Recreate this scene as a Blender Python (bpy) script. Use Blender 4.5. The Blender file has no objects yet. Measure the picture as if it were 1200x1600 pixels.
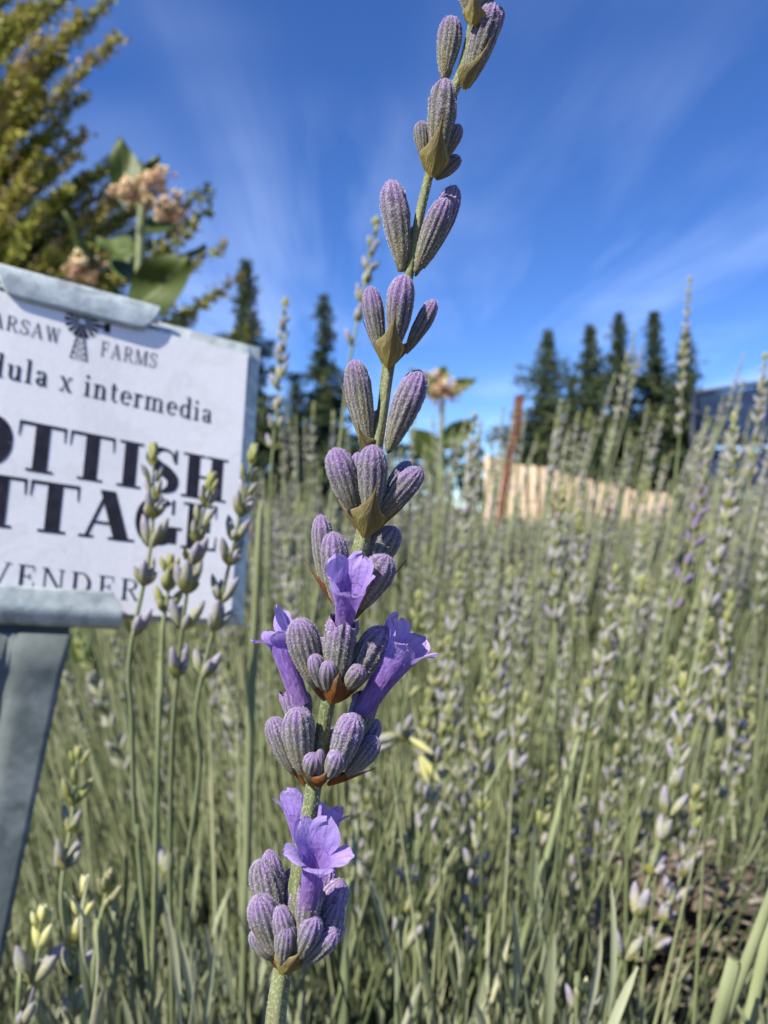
import bpy, math, random
import numpy as np
from mathutils import Vector, Matrix

# ------------------------------------------------------------------ camera, sky, sun, exposure
SC = bpy.context.scene
COL = SC.collection
F = 1250.0                       # focal length in photograph pixels (1200 x 1600)
H = 0.50                         # camera height above the soil, metres
cam_d = bpy.data.cameras.new('camera')
cam = bpy.data.objects.new('camera', cam_d); COL.objects.link(cam)
cam.location = (0, 0, H); cam.rotation_euler = (math.radians(90), 0, 0)
cam_d.sensor_fit = 'VERTICAL'; cam_d.sensor_height = 24.0
cam_d.lens = 24.0 * F / 1600.0
cam_d.clip_start = 0.002; cam_d.clip_end = 2000
cam_d.dof.use_dof = True
cam_d.dof.focus_distance = 0.0738
APERTURE = 0.00064               # metres across, a phone lens
cam_d.dof.aperture_fstop = (cam_d.lens / 1000.0) / APERTURE
SC.camera = cam

SUN = Vector((-0.49, -0.46, 0.74)).normalized()
world = bpy.data.worlds.new('World'); SC.world = world; world.use_nodes = True
wt = world.node_tree; wn = wt.nodes; wl = wt.links
for n in list(wn): wn.remove(n)
sky = wn.new('ShaderNodeTexSky'); sky.sky_type = 'NISHITA'; sky.sun_disc = False
sky.sun_elevation = math.asin(SUN.z); sky.sun_rotation = math.atan2(SUN.x, SUN.y)
sky.altitude = 2500; sky.air_density = 1.0; sky.dust_density = 0.15; sky.ozone_density = 6.0
tc = wn.new('ShaderNodeTexCoord'); sep = wn.new('ShaderNodeSeparateXYZ'); wl.new(tc.outputs['Generated'], sep.inputs[0])
def wmath(op, a, b=None, c=None):
    n = wn.new('ShaderNodeMath'); n.operation = op
    for i, x in enumerate((a, b, c)):
        if x is None: continue
        if isinstance(x, (int, float)): n.inputs[i].default_value = x
        else: wl.new(x, n.inputs[i])
    return n.outputs[0]
zc = wmath('MAXIMUM', sep.outputs['Z'], 0.03)
cx = wmath('DIVIDE', sep.outputs['X'], zc); cy = wmath('DIVIDE', sep.outputs['Y'], zc)
comb = wn.new('ShaderNodeCombineXYZ'); wl.new(cx, comb.inputs[0]); wl.new(cy, comb.inputs[1])
mp = wn.new('ShaderNodeMapping'); mp.inputs['Rotation'].default_value = (0, 0, math.radians(11))
mp.inputs['Scale'].default_value = (1.0, 0.16, 1); wl.new(comb.outputs[0], mp.inputs[0])
nz = wn.new('ShaderNodeTexNoise'); nz.inputs['Scale'].default_value = 1.9; nz.inputs['Detail'].default_value = 5
nz.inputs['Roughness'].default_value = 0.55; nz.inputs['Distortion'].default_value = 0.5; wl.new(mp.outputs[0], nz.inputs['Vector'])
nz2 = wn.new('ShaderNodeTexNoise'); nz2.inputs['Scale'].default_value = 0.55; nz2.inputs['Detail'].default_value = 3; mp2 = wn.new('ShaderNodeMapping'); mp2.inputs['Location'].default_value = (11.1, 5.1, 0); wl.new(comb.outputs[0], mp2.inputs[0]); wl.new(mp2.outputs[0], nz2.inputs['Vector'])
mr = wn.new('ShaderNodeMapRange'); mr.inputs['From Min'].default_value = 0.42; mr.inputs['From Max'].default_value = 0.80; wl.new(nz.outputs['Fac'], mr.inputs['Value'])
mr2 = wn.new('ShaderNodeMapRange'); mr2.inputs['From Min'].default_value = 0.36; mr2.inputs['From Max'].default_value = 0.66; wl.new(nz2.outputs['Fac'], mr2.inputs['Value'])
above = wn.new('ShaderNodeMapRange'); above.inputs['From Min'].default_value = 0.02; above.inputs['From Max'].default_value = 0.16; wl.new(sep.outputs['Z'], above.inputs['Value'])
cl = wmath('MULTIPLY', wmath('MULTIPLY', wmath('MULTIPLY', mr.outputs[0], mr2.outputs[0]), 0.40), above.outputs[0])
hs = wn.new('ShaderNodeHueSaturation'); hs.inputs['Saturation'].default_value = 1.16; hs.inputs['Hue'].default_value = 0.511; wl.new(sky.outputs[0], hs.inputs['Color'])
mix = wn.new('ShaderNodeMix'); mix.data_type = 'RGBA'; wl.new(cl, mix.inputs['Factor']); wl.new(hs.outputs[0], mix.inputs['A'])
mix.inputs['B'].default_value = (6.2, 7.4, 10.0, 1)          # sunlit ice cloud, radiance in the sky texture's own units
bg = wn.new('ShaderNodeBackground'); bg.inputs['Strength'].default_value = 0.110; wl.new(mix.outputs['Result'], bg.inputs[0])
wo = wn.new('ShaderNodeOutputWorld'); wl.new(bg.outputs[0], wo.inputs[0])

sd = bpy.data.lights.new('sun', 'SUN'); sd.energy = 5.0; sd.angle = math.radians(0.53); sd.color = (1.0, 0.95, 0.85)
so = bpy.data.objects.new('sun', sd); COL.objects.link(so); so.rotation_euler = SUN.to_track_quat('Z', 'Y').to_euler(); so.location = SUN * 30

vs = SC.view_settings; vs.view_transform = 'Standard'; vs.look = 'None'; vs.gamma = 1; vs.use_curve_mapping = False; vs.exposure = 0.84
SC.render.engine = 'CYCLES'
SC.cycles.use_denoising = True
SC.cycles.max_bounces = 8; SC.cycles.diffuse_bounces = 2; SC.cycles.transmission_bounces = 4; SC.cycles.caustics_reflective = False; SC.cycles.caustics_refractive = False
SC.cycles.use_adaptive_sampling = False

# ------------------------------------------------------------------ helpers
rng = random.Random(7)
def P(px, py, d):                # photograph pixel at depth d (metres) -> world
    return Vector(((px - 600.0) / F * d, d, H - (py - 800.0) / F * d))
V = Vector

class MB:
    def __init__(s): s.v = []; s.f = []; s.m = []; s.t = []; s.g = []
    def add(s, verts, faces, m=0, t=None, g=None):
        o = len(s.v); s.v += [tuple(x) for x in verts]
        s.f += [tuple(o + i for i in f) for f in faces]; s.m += [m] * len(faces)
        s.t += list(t) if t is not None else [0.0] * len(verts)
        s.g += list(g) if g is not None else [0.0] * len(verts)
    def mesh(s, name, mats, smooth=True):
        me = bpy.data.meshes.new(name); me.from_pydata(s.v, [], s.f); me.update()
        for m in mats: me.materials.append(m)
        if len(mats) > 1: me.polygons.foreach_set('material_index', np.array(s.m, dtype=np.int32))
        for nm, arr in (('t', s.t), ('g', s.g)):
            a = me.attributes.new(nm, 'FLOAT', 'POINT'); a.data.foreach_set('value', np.array(arr, dtype=np.float32))
        if smooth: me.polygons.foreach_set('use_smooth', np.ones(len(me.polygons), dtype=bool))
        return me
    def obj(s, name, mats, parent=None, smooth=True):
        return link(name, s.mesh(name, mats if isinstance(mats, (list, tuple)) else [mats], smooth), parent)
def link(name, data, parent=None, M=None):
    o = bpy.data.objects.new(name, data); COL.objects.link(o)
    if parent is not None: o.parent = parent
    put(o, M); return o
def put(o, M=None):              # M is a world matrix; thing roots are pure translations
    M = M or Matrix.Identity(4)
    p = o.parent; off = V((0, 0, 0))
    while p is not None: off += p.location; p = p.parent
    o.matrix_basis = Matrix.Translation(-off) @ M
def tag(o, label=None, cat=None, group=None, kind=None):
    if label: o['label'] = label
    if cat: o['category'] = cat
    if group: o['group'] = group
    if kind: o['kind'] = kind
    return o
def thing(name, loc, label, cat, group=None):
    o = bpy.data.objects.new(name, None); COL.objects.link(o); o.location = loc; o.empty_display_size = 0.01
    return tag(o, label, cat, group)
def frame(origin, z, yhint=(0, -1, 0), s=(1, 1, 1)):
    z = V(z).normalized(); y = V(yhint); y = y - z * y.dot(z)
    if y.length < 1e-6: y = V((1, 0, 0)) - z * z.x
    y.normalize(); x = y.cross(z)
    M = Matrix(((x.x, y.x, z.x), (x.y, y.y, z.y), (x.z, y.z, z.z))).to_4x4()
    return Matrix.Translation(origin) @ M @ Matrix.Diagonal((*s, 1))
def smooth_path(pts, n):         # Catmull-Rom through Vectors (last component lists allowed)
    pts = [np.array(p, float) for p in pts]; out = []
    q = [2 * pts[0] - pts[1]] + pts + [2 * pts[-1] - pts[-2]]
    for i in range(1, len(q) - 2):
        for k in range(n):
            t = k / n
            out.append(0.5 * ((2 * q[i]) + (-q[i-1] + q[i+1]) * t + (2*q[i-1] - 5*q[i] + 4*q[i+1] - q[i+2]) * t*t + (-q[i-1] + 3*q[i] - 3*q[i+1] + q[i+2]) * t**3))
    out.append(q[-2]); return out
def tube(mb, pts, rad, sides=8, m=0, square=0.0, cap=True, t0=0.0, t1=1.0):
    pts = [V(p[:3]) for p in pts]; n = len(pts); vs_ = []; ts = []; fs = []
    up = V((0.13, -1, 0.07))
    for i, p in enumerate(pts):
        d = (pts[min(i+1, n-1)] - pts[max(i-1, 0)]).normalized()
        x = up.cross(d)
        if x.length < 1e-5: x = V((1, 0, 0)).cross(d)
        x.normalize(); y = d.cross(x); up = y if y.length > 0 else up
        r = rad[i] if hasattr(rad, '__len__') else rad
        for k in range(sides):
            a = 2 * math.pi * k / sides
            rr = r * (1 + square * math.cos(4 * a))
            vs_.append(p + (x * math.cos(a) + y * math.sin(a)) * rr); ts.append(t0 + (t1 - t0) * i / max(1, n - 1))
    for i in range(n - 1):
        for k in range(sides):
            k2 = (k + 1) % sides
            fs.append((i*sides+k, i*sides+k2, (i+1)*sides+k2, (i+1)*sides+k))
    if cap: fs.append(tuple(range(sides))[::-1]); fs.append(tuple((n-1)*sides+k for k in range(sides)))
    mb.add(vs_, fs, m, ts)

# ------------------------------------------------------------------ materials
class NT:
    def __init__(s, name):
        s.m = bpy.data.materials.new(name); s.m.use_nodes = True; s.t = s.m.node_tree; s.n = s.t.nodes
        for n in list(s.n): s.n.remove(n)
        s.out = s.n.new('ShaderNodeOutputMaterial')
        s.b = s.n.new('ShaderNodeBsdfPrincipled'); s.t.links.new(s.b.outputs[0], s.out.inputs[0])
        s.b.inputs['Roughness'].default_value = 0.8; s.b.inputs['Specular IOR Level'].default_value = 0.25
    def set(s, sock, v):
        if hasattr(v, 'is_linked') or hasattr(v, 'links'): s.t.links.new(v, sock)
        else: sock.default_value = v
    def attr(s, name): n = s.n.new('ShaderNodeAttribute'); n.attribute_name = name; return n
    def val(s, name): return s.attr(name).outputs['Fac']
    def noise(s, scale, detail=3, rough=0.5, coord='Object', dist=0.0, stretch=None, w=None):
        t = s.n.new('ShaderNodeTexCoord'); n = s.n.new('ShaderNodeTexNoise')
        n.inputs['Scale'].default_value = scale; n.inputs['Detail'].default_value = detail; n.inputs['Roughness'].default_value = rough; n.inputs['Distortion'].default_value = dist
        src = t.outputs[coord]
        if stretch:
            m = s.n.new('ShaderNodeMapping'); m.inputs['Scale'].default_value = stretch; s.t.links.new(src, m.inputs[0]); src = m.outputs[0]
        if w is not None:
            n.noise_dimensions = '4D'; s.set(n.inputs['W'], w)
        s.t.links.new(src, n.inputs['Vector']); return n.outputs['Fac']
    def ramp(s, fac, stops, interp='LINEAR'):
        r = s.n.new('ShaderNodeValToRGB'); r.color_ramp.interpolation = interp; e = r.color_ramp.elements
        while len(e) < len(stops): e.new(0.5)
        for i, (p, c) in enumerate(stops): e[i].position = p; e[i].color = (*c, 1) if len(c) == 3 else c
        s.set(r.inputs[0], fac); return r.outputs[0]
    def mix(s, fac, a, b, mode='MIX'):
        n = s.n.new('ShaderNodeMix'); n.data_type = 'RGBA'; n.blend_type = mode
        s.set(n.inputs['Factor'], fac)
        for k, x in (('A', a), ('B', b)):
            if isinstance(x, tuple): n.inputs[k].default_value = (*x, 1) if len(x) == 3 else x
            else: s.t.links.new(x, n.inputs[k])
        return n.outputs['Result']
    def math(s, op, a, b=0.5, clamp=False):
        n = s.n.new('ShaderNodeMath'); n.operation = op; n.use_clamp = clamp; s.set(n.inputs[0], a); s.set(n.inputs[1], b); return n.outputs[0]
    def rand(s): return s.n.new('ShaderNodeObjectInfo').outputs['Random']
    def color(s, c):
        if isinstance(c, tuple): s.b.inputs['Base Color'].default_value = (*c, 1)
        else: s.t.links.new(c, s.b.inputs['Base Color'])
        s.c = c; return s
    def hsv(s, c, h=0.5, sat=1.0, v=1.0):
        n = s.n.new('ShaderNodeHueSaturation'); s.set(n.inputs['Hue'], h); s.set(n.inputs['Saturation'], sat); s.set(n.inputs['Value'], v)
        s.set(n.inputs['Color'], c); return n.outputs[0]
    def bump(s, h, strength=0.3, dist=0.001):
        n = s.n.new('ShaderNodeBump'); n.inputs['Strength'].default_value = strength; n.inputs['Distance'].default_value = dist
        s.t.links.new(h, n.inputs['Height']); s.t.links.new(n.outputs[0], s.b.inputs['Normal']); return s
    def translucent(s, fac, col=None):
        tr = s.n.new('ShaderNodeBsdfTranslucent'); mx = s.n.new('ShaderNodeMixShader'); mx.inputs[0].default_value = fac
        c = col if col is not None else s.c
        if isinstance(c, tuple): tr.inputs[0].default_value = (*c, 1)
        else: s.t.links.new(c, tr.inputs[0])
        s.t.links.new(s.b.outputs[0], mx.inputs[1]); s.t.links.new(tr.outputs[0], mx.inputs[2]); s.t.links.new(mx.outputs[0], s.out.inputs[0]); return s
    def sheen(s, w, tint=(1, 1, 1)):
        s.b.inputs['Sheen Weight'].default_value = w; s.b.inputs['Sheen Roughness'].default_value = 0.4; s.b.inputs['Sheen Tint'].default_value = (*tint, 1); return s
    def rough(s, r, spec=0.25): s.set(s.b.inputs['Roughness'], r); s.b.inputs['Specular IOR Level'].default_value = spec; return s

def m_calyx():
    n = NT('velvet_calyx'); t = n.val('t'); g = n.val('g'); r = n.rand()
    tj = n.math('ADD', t, n.math('MULTIPLY', n.math('SUBTRACT', n.noise(4.5, 3, w=n.math('MULTIPLY', r, 30.0)), 0.5), 0.9))
    tj = n.math('ADD', tj, n.math('MULTIPLY', n.math('SUBTRACT', r, 0.5), 0.22))
    groove = n.ramp(tj, [(0.0, (.27, .21, .035)), (.30, (.17, .155, .045)), (.52, (.080, .070, .050)), (.72, (.078, .046, .090)), (.94, (.23, .105, .36))])
    rib = n.ramp(tj, [(0.0, (.37, .31, .075)), (.30, (.33, .31, .14)), (.52, (.35, .335, .25)), (.72, (.34, .28, .35)), (.94, (.52, .33, .68))])
    wob = n.noise(9, 3, w=n.math('MULTIPLY', r, 17.0))
    gm = n.math('ADD', n.math('MULTIPLY', g, .55), n.math('MULTIPLY', wob, .62))
    c = n.mix(n.ramp(gm, [(.32, (0, 0, 0)), (.88, (1, 1, 1))]), groove, rib)
    sp = n.noise(30, 3, 0.8, stretch=(.45, .45, 1)); spk = n.ramp(sp, [(.49, (0, 0, 0)), (.60, (1, 1, 1))])
    spf = n.math('MULTIPLY', spk, n.math('ADD', n.math('MULTIPLY', g, 0.55), 0.30))
    patch = n.ramp(n.noise(3.2, 3, w=n.math('MULTIPLY', r, 51.0)), [(.34, (.30, .30, .30)), (.60, (1, 1, 1))])
    c = n.mix(n.math('MULTIPLY', spf, patch), c, (.78, .75, .75))
    n.color(c).rough(0.85, .15).sheen(0.35, (.9, .85, 1)); n.bump(sp, 0.7, 0.05); return n.m
def m_hair(name, col): n = NT(name); n.color(col).rough(.6); n.translucent(.4); return n.m
def m_bract():
    n = NT('papery_bract'); t = n.val('t'); g = n.val('g'); r = n.rand()
    c = n.ramp(t, [(0, (.46, .37, .07)), (.2, (.44, .36, .10)), (.4, (.36, .30, .13)), (.75, (.34, .23, .10)), (1, (.26, .14, .06))])
    ve = n.ramp(g, [(.55, (0, 0, 0)), (.95, (1, 1, 1))])
    c = n.mix(n.math('MULTIPLY', ve, .55), c, (.60, .54, .27))
    c = n.mix(n.ramp(n.noise(5, 5, .65), [(.45, (0, 0, 0)), (.72, (.6, .6, .6))]), c, (.20, .17, .09))
    n.color(n.hsv(c, .5, 1.0, n.math('ADD', n.math('MULTIPLY', r, .4), .8))).rough(.6, .3); n.translucent(.5); n.bump(n.noise(14, 3, stretch=(2, 2, .4)), .35, .012); return n.m
def m_bract_brown():
    n = NT('rusty_bract'); t = n.val('t')
    c = n.ramp(t, [(0, (.42, .17, .03)), (.35, (.30, .10, .022)), (.6, (.30, .18, .08)), (1, (.35, .27, .16))])
    c = n.mix(n.ramp(n.noise(7, 5, .65), [(.42, (0, 0, 0)), (.7, (.8, .8, .8))]), c, (.10, .045, .02))
    n.color(c).rough(.55, .3); n.translucent(.35); n.bump(n.noise(14, 3, stretch=(2, 2, .4)), .35, .012); return n.m
def m_stem_hero():
    n = NT('downy_stem'); g = n.noise(3800, 3, .7); s_ = n.noise(900, 3, .5, stretch=(1, 1, .08))
    c = n.ramp(s_, [(.35, (.085, .105, .035)), (.65, (.20, .215, .10))])
    c = n.mix(n.ramp(g, [(.5, (0, 0, 0)), (.68, (.5, .5, .5))]), c, (.48, .48, .34))
    n.color(c).rough(.85, .15).sheen(.25); n.bump(g, .5, .0001); return n.m
def m_petal():
    n = NT('violet_petal'); t = n.val('t')
    c = n.ramp(t, [(0, (.26, .13, .32)), (.38, (.25, .13, .46)), (.60, (.42, .28, .68)), (1, (.54, .41, .78))])
    c = n.mix(n.ramp(n.noise(2.2, 4, stretch=(3, 3, .5)), [(.4, (0, 0, 0)), (.75, (.7, .7, .7))]), c, (.50, .36, .80))
    c = n.mix(n.math('MULTIPLY', n.ramp(n.val('g'), [(.72, (0, 0, 0)), (1, (1, 1, 1))]), .38), c, (.20, .09, .42))
    n.color(c).rough(.6, .2).sheen(.3, (.95, .88, 1)); n.translucent(.42); n.bump(n.noise(2.6, 4, .6, stretch=(1.6, 1.6, .7)), .22, .06); return n.m
def m_bud():                      # buds of the lavender round about: greyer and paler, object-random tint
    n = NT('grey_lilac_bud'); t = n.val('t'); r = n.rand()
    c = n.ramp(n.math('ADD', t, n.math('MULTIPLY', n.math('SUBTRACT', r, .5), .5)), [(0, (.22, .22, .075)), (.3, (.28, .28, .14)), (.55, (.28, .27, .21)), (.8, (.235, .21, .24)), (1, (.32, .28, .36))])
    c = n.mix(n.ramp(n.noise(9, 4, .7), [(.49, (0, 0, 0)), (.66, (.7, .7, .7))]), c, (.52, .50, .47))
    n.color(c).rough(.85, .15).sheen(.3); n.translucent(.12); return n.m
def m_bud_young():
    n = NT('yellow_green_bud'); t = n.val('t'); r = n.rand()
    c = n.ramp(n.math('ADD', t, n.math('MULTIPLY', n.math('SUBTRACT', r, .5), .5)), [(0, (.22, .25, .05)), (.5, (.31, .32, .11)), (1, (.36, .34, .19))])
    n.color(c).rough(.8, .15).sheen(.3); n.translucent(.2); return n.m
def m_bud_yellow():
    n = NT('bright_yellow_bud'); t = n.val('t')
    n.color(n.ramp(t, [(0, (.44, .46, .22)), (.5, (.60, .57, .20)), (1, (.62, .60, .38))])).rough(.7); n.translucent(.25); return n.m
def m_bud_purple():
    n = NT('dark_purple_bud'); t = n.val('t')
    c = n.ramp(t, [(0, (.17, .17, .08)), (.35, (.15, .12, .14)), (1, (.16, .10, .24))]); c = n.mix(n.ramp(n.noise(9, 4, .7), [(.5, (0, 0, 0)), (.68, (.5, .5, .5))]), c, (.42, .38, .46))
    n.color(c).rough(.85, .15).sheen(.3); return n.m
def m_green_bract():
    n = NT('green_bract'); n.color(n.ramp(n.rand(), [(0, (.24, .25, .05)), (1, (.36, .34, .10))])).rough(.7); n.translucent(.3); return n.m
def m_stem():
    n = NT('grey_green_stem'); r = n.rand()
    c = n.ramp(n.noise(120, 4, stretch=(1, 1, .15)), [(.3, (.12, .145, .064)), (.7, (.255, .28, .14))])
    n.color(n.hsv(c, .5, 1.0, n.math('ADD', n.math('MULTIPLY', r, .5), .75))).rough(.7, .25); n.bump(n.noise(2500, 2), .3, .0001); return n.m
def m_tint(name, stops, rough=.75, trans=.2, nscale=40):
    n = NT(name); g = n.val('g'); n.color(n.mix(n.ramp(n.noise(nscale, 3), [(.4, (0, 0, 0)), (.7, (.35, .35, .35))]), n.ramp(g, stops), (stops[0][1])))
    n.rough(rough, .25)
    if trans: n.translucent(trans)
    return n.m
MAT = dict(calyx=m_calyx(), hair=m_hair('white_down', (.80, .76, .80)), bract=m_bract(), rust=m_bract_brown(), hstem=m_stem_hero(), petal=m_petal(), bud=m_bud(), young=m_bud_young(), yellow=m_bud_yellow(), gbract=m_green_bract(), stem=m_stem())
MAT['purple'] = m_bud_purple()
MAT['leaf'] = m_tint('lavender_leaf', [(0, (.050, .064, .028)), (.4, (.165, .185, .098)), (.75, (.34, .36, .225)), (1, (.48, .47, .30))], .75, .15)
MAT['headstuff'] = m_tint('lavender_head_mass', [(0, (.23, .205, .25)), (.35, (.31, .30, .26)), (.6, (.32, .32, .19)), (1, (.41, .40, .18))], .85, .12)
MAT['stemstuff'] = m_tint('lavender_stem_mass', [(0, (.070, .090, .034)), (.5, (.20, .225, .105)), (1, (.37, .38, .215))], .75, .1)
MAT['litter'] = m_tint('dry_litter', [(0, (.06, .042, .028)), (.5, (.16, .125, .085)), (1, (.33, .28, .21))], .85, 0)

# ------------------------------------------------------------------ setting: the ground
def ground():
    n = NT('soil_and_grass')
    g1 = n.noise(0.35, 4, coord='Object'); g2 = n.noise(60, 6, .65)
    soil = n.ramp(g2, [(.3, (.045, .033, .023)), (.55, (.12, .09, .062)), (.75, (.22, .17, .12))])
    grass = n.ramp(n.noise(9, 6, .7), [(.3, (.06, .075, .022)), (.6, (.14, .14, .05)), (.8, (.26, .22, .10))])
    tcn = n.n.new('ShaderNodeTexCoord'); se = n.n.new('ShaderNodeSeparateXYZ'); n.t.links.new(tcn.outputs['Object'], se.inputs[0])
    far = n.n.new('ShaderNodeMapRange'); far.inputs['From Min'].default_value = 5; far.inputs['From Max'].default_value = 8; n.t.links.new(se.outputs['Y'], far.inputs['Value'])
    n.color(n.mix(n.math('MULTIPLY', far.outputs[0], n.ramp(g1, [(.25, (.6, .6, .6)), (.5, (1, 1, 1))])), soil, grass)).rough(.95, .1)
    n.bump(g2, .8, .02)
    mb = MB(); xs = [-600, -60, -12, -5, -2.5, -1.5, -1, -.6, -.3, 0, .3, .6, 1, 1.5, 2.5, 5, 12, 60, 600]; ys = [-300, -20, -3, -.6, -.2, .1, .3, .5, .75, 1, 1.4, 2, 3, 4.5, 7, 12, 25, 60, 900]
    vv = [(x, y, (0.012 * math.sin(x * 7.3 + y * 3) * math.cos(y * 6.1) if abs(x) < 5 and -.7 < y < 5 else 0)) for y in ys for x in xs]
    k = len(xs); ff = [(j*k+i, j*k+i+1, (j+1)*k+i+1, (j+1)*k+i) for j in range(len(ys)-1) for i in range(k-1)]
    mb.add(vv, ff); o = mb.obj('ground', n.m); tag(o, 'brown soil and dry grass of the lavender field', kind='structure')
ground()

# ------------------------------------------------------------------ hero spike: calyx, bract, corolla meshes
def calyx_mesh(name, seed, ribs=13, bend=0.0, open_tip=False, hairs=1500):
    r = random.Random(seed); mb = MB(); A = ribs * 4; Lz = 24; L = 1.0; Wd = 0.5    # unit calyx: length 1, full width 1
    prof = [(0, .22), (.05, .34), (.15, .55), (.3, .76), (.45, .91), (.60, 1.0), (.74, .99), (.85, .86), (.925, .64), (.97, .38), (1.0, .08)]
    if open_tip: prof = [(0, .26), (.05, .40), (.15, .6), (.3, .78), (.5, .88), (.7, .92), (.85, .93), (.94, .92), (1.0, .84)]
    def R(t):
        for (a, x), (b, y) in zip(prof, prof[1:]):
            if t <= b: return x + (y - x) * (t - a) / (b - a)
        return prof[-1][1]
    lump = [r.uniform(-.05, .05) for _ in range(7)]
    vv = []; tt = []; gg = []
    def pt(t, a):
        a2 = a + .10 * math.sin(2 * a + lump[2] * 50) + .05 * math.sin(5 * a + t * 3); rb = math.cos(ribs * a2); amp = 0.055 * min(1, max(0, t * 4 - .4)) * (1 if t < .88 else 1.9)
        rr = R(t) * (1 + amp * rb) * (1 + (lump[int(t*4.99)] * (1 - (t*5) % 1) + lump[int(t*4.99)+1] * ((t*5) % 1)) * math.sin(a + lump[0] * 40) * 1.3 + .06 * math.sin(2*a + lump[1]*60))
        return V((rr * Wd * math.cos(a) + bend * t * t, rr * Wd * math.sin(a), t * L)), .5 + .5 * rb
    for j in range(Lz + 1):
        t = (j / Lz) ** .95
        for k in range(A):
            p, g = pt(t, 2 * math.pi * k / A)
            if open_tip and j == Lz: p.z += .05 * (math.cos(5 * 2 * math.pi * k / A))
            vv.append(p); tt.append(t); gg.append(g)
    ff = [(j*A+k, j*A+(k+1) % A, (j+1)*A+(k+1) % A, (j+1)*A+k) for j in range(Lz) for k in range(A)]
    if not open_tip: ff.append(tuple(Lz*A+k for k in range(A)))
    ff.append(tuple(range(A))[::-1])
    mb.add(vv, ff, 0, tt, gg)
    for i in range(hairs):                                   # white down, mostly along the ribs
        t = r.uniform(.12, .98); a = 2 * math.pi * (r.randrange(ribs) + r.gauss(0, .17)) / ribs
        p, g = pt(t, a); nrm = V((math.cos(a), math.sin(a), .35 + (1.2 if t > .9 else 0))); nrm.normalize()
        nrm = (nrm + V((r.gauss(0, .35), r.gauss(0, .35), r.gauss(.1, .3)))).normalized()
        ln = r.uniform(.022, .060); s_ = nrm.cross(V((r.gauss(0, 1), r.gauss(0, 1), r.gauss(0, 1)))).normalized() * .0042
        q = V((p.x, p.y * 1, p.z)); e = q + V((nrm.x * ln, nrm.y * ln, nrm.z * ln * .5))
        mb.add([q - s_, q + s_, e], [(0, 1, 2)], 1, [t] * 3, [1] * 3)
    return mb.mesh(name, [MAT['calyx'], MAT['hair']])
CAL = [calyx_mesh('calyx', 11 + k, rb_, bend=bd) for k, (rb_, bd) in enumerate(((13, .03), (11, -.07), (12, .10), (13, 0), (10, .06), (12, -.04), (11, .12)))]
CALO = [calyx_mesh('calyx', 21, bend=.02, open_tip=True), calyx_mesh('calyx', 22, 12, bend=-.02, open_tip=True)]
def bract_mesh(name, seed, mat, cusp=1.0):
    r = random.Random(seed); mb = MB(); nu, nv = 13, 18      # unit: length 1, full width 1, outward +Y
    vv = []; tt = []; gg = []
    for side in (0, 1):
        for j in range(nv + 1):
            v = j / nv
            if v < .30: w = .22 + .78 * math.sin(v / .30 * math.pi / 2) ** .9
            else:
                q = min(1.0, (v - .30) / .70); w = (.93 * (1 - q) ** (2.2 + 1.0 * cusp) + .07 * (1 - q)) * (1 + .05 * math.sin(seed * 3 + q * 17))
            for i in range(nu):
                u = -1 + 2 * i / (nu - 1)
                x = u * w * .5 * (1 + .05 * math.sin(9 * v + seed) + .03 * math.sin(31 * v + seed * 2)); cup = .46 * (u * u) * w * .9
                y = .10 * math.sin(v * math.pi) * .9 + .06 * v * v - cup + .012 * math.cos(u * 9.4) * (1 - v) + .012 * math.exp(-(u * 5) ** 2) + .05 * v ** 3 + .02 * math.sin(u * 4 + v * 7 + seed) * w - (0.03 if side else 0)
                vv.append((x, y, v + .02 * math.sin(u * 5 + seed) * (1 - v))); tt.append(v); gg.append(.5 + .5 * math.cos(u * 11 * (1 + .3 * v)))
    def idx(s, j, i): return s * (nv + 1) * nu + j * nu + i
    ff = []
    for j in range(nv):
        for i in range(nu - 1):
            ff.append((idx(0, j, i), idx(0, j, i+1), idx(0, j+1, i+1), idx(0, j+1, i)))
            ff.append((idx(1, j, i), idx(1, j+1, i), idx(1, j+1, i+1), idx(1, j, i+1)))
        ff.append((idx(0, j, 0), idx(0, j+1, 0), idx(1, j+1, 0), idx(1, j, 0)))
        ff.append((idx(0, j, nu-1), idx(1, j, nu-1), idx(1, j+1, nu-1), idx(0, j+1, nu-1)))
    mb.add(vv, ff, 0, tt, gg)
    return mb.mesh(name, [mat])
BR = {'o': [bract_mesh('bract', q, MAT['bract'], cq) for q, cq in ((3, 1), (8, .7), (9, 1.3))], 'r': [bract_mesh('bract', q, MAT['rust'], cq) for q, cq in ((4, 1), (6, .6))], 'w': [bract_mesh('bract', 5, MAT['bract'], .3)]}

HD = lambda y: 0.0775 - 0.0042 * (y / 1600.0)        # hero depth down the stem
MMPX = lambda y: HD(y) / F
hero_path = [(760, -300, 11), (750, -140, 12), (745, -20, 13), (738, 40, 15), (722, 110, 17), (706, 150, 17), (688, 210, 17), (671, 272, 15), (655, 340, 16), (640, 425, 16), (622, 500, 19), (607, 572, 21), (598, 640, 19), (587, 705, 22), (577, 770, 24), (567, 840, 27), (556, 885, 28), (543, 955, 27), (528, 1030, 27), (512, 1100, 28), (500, 1170, 29), (490, 1230, 31), (480, 1290, 33), (462, 1400, 36), (443, 1510, 38), (430, 1600, 40), (418, 1760, 42)]
def HP(x, y, dz=0.0):            # hero pixel + millimetres behind the stem axis
    d = HD(y) + dz / 1000.0; return P(x, y, d)
base_hero = V((-.032, .20, 0.0))
hero = thing('lavender_spike', base_hero, 'tall sharp lavender spike with open violet flowers standing in front of everything', 'lavender', 'lavender flower spikes')
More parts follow.
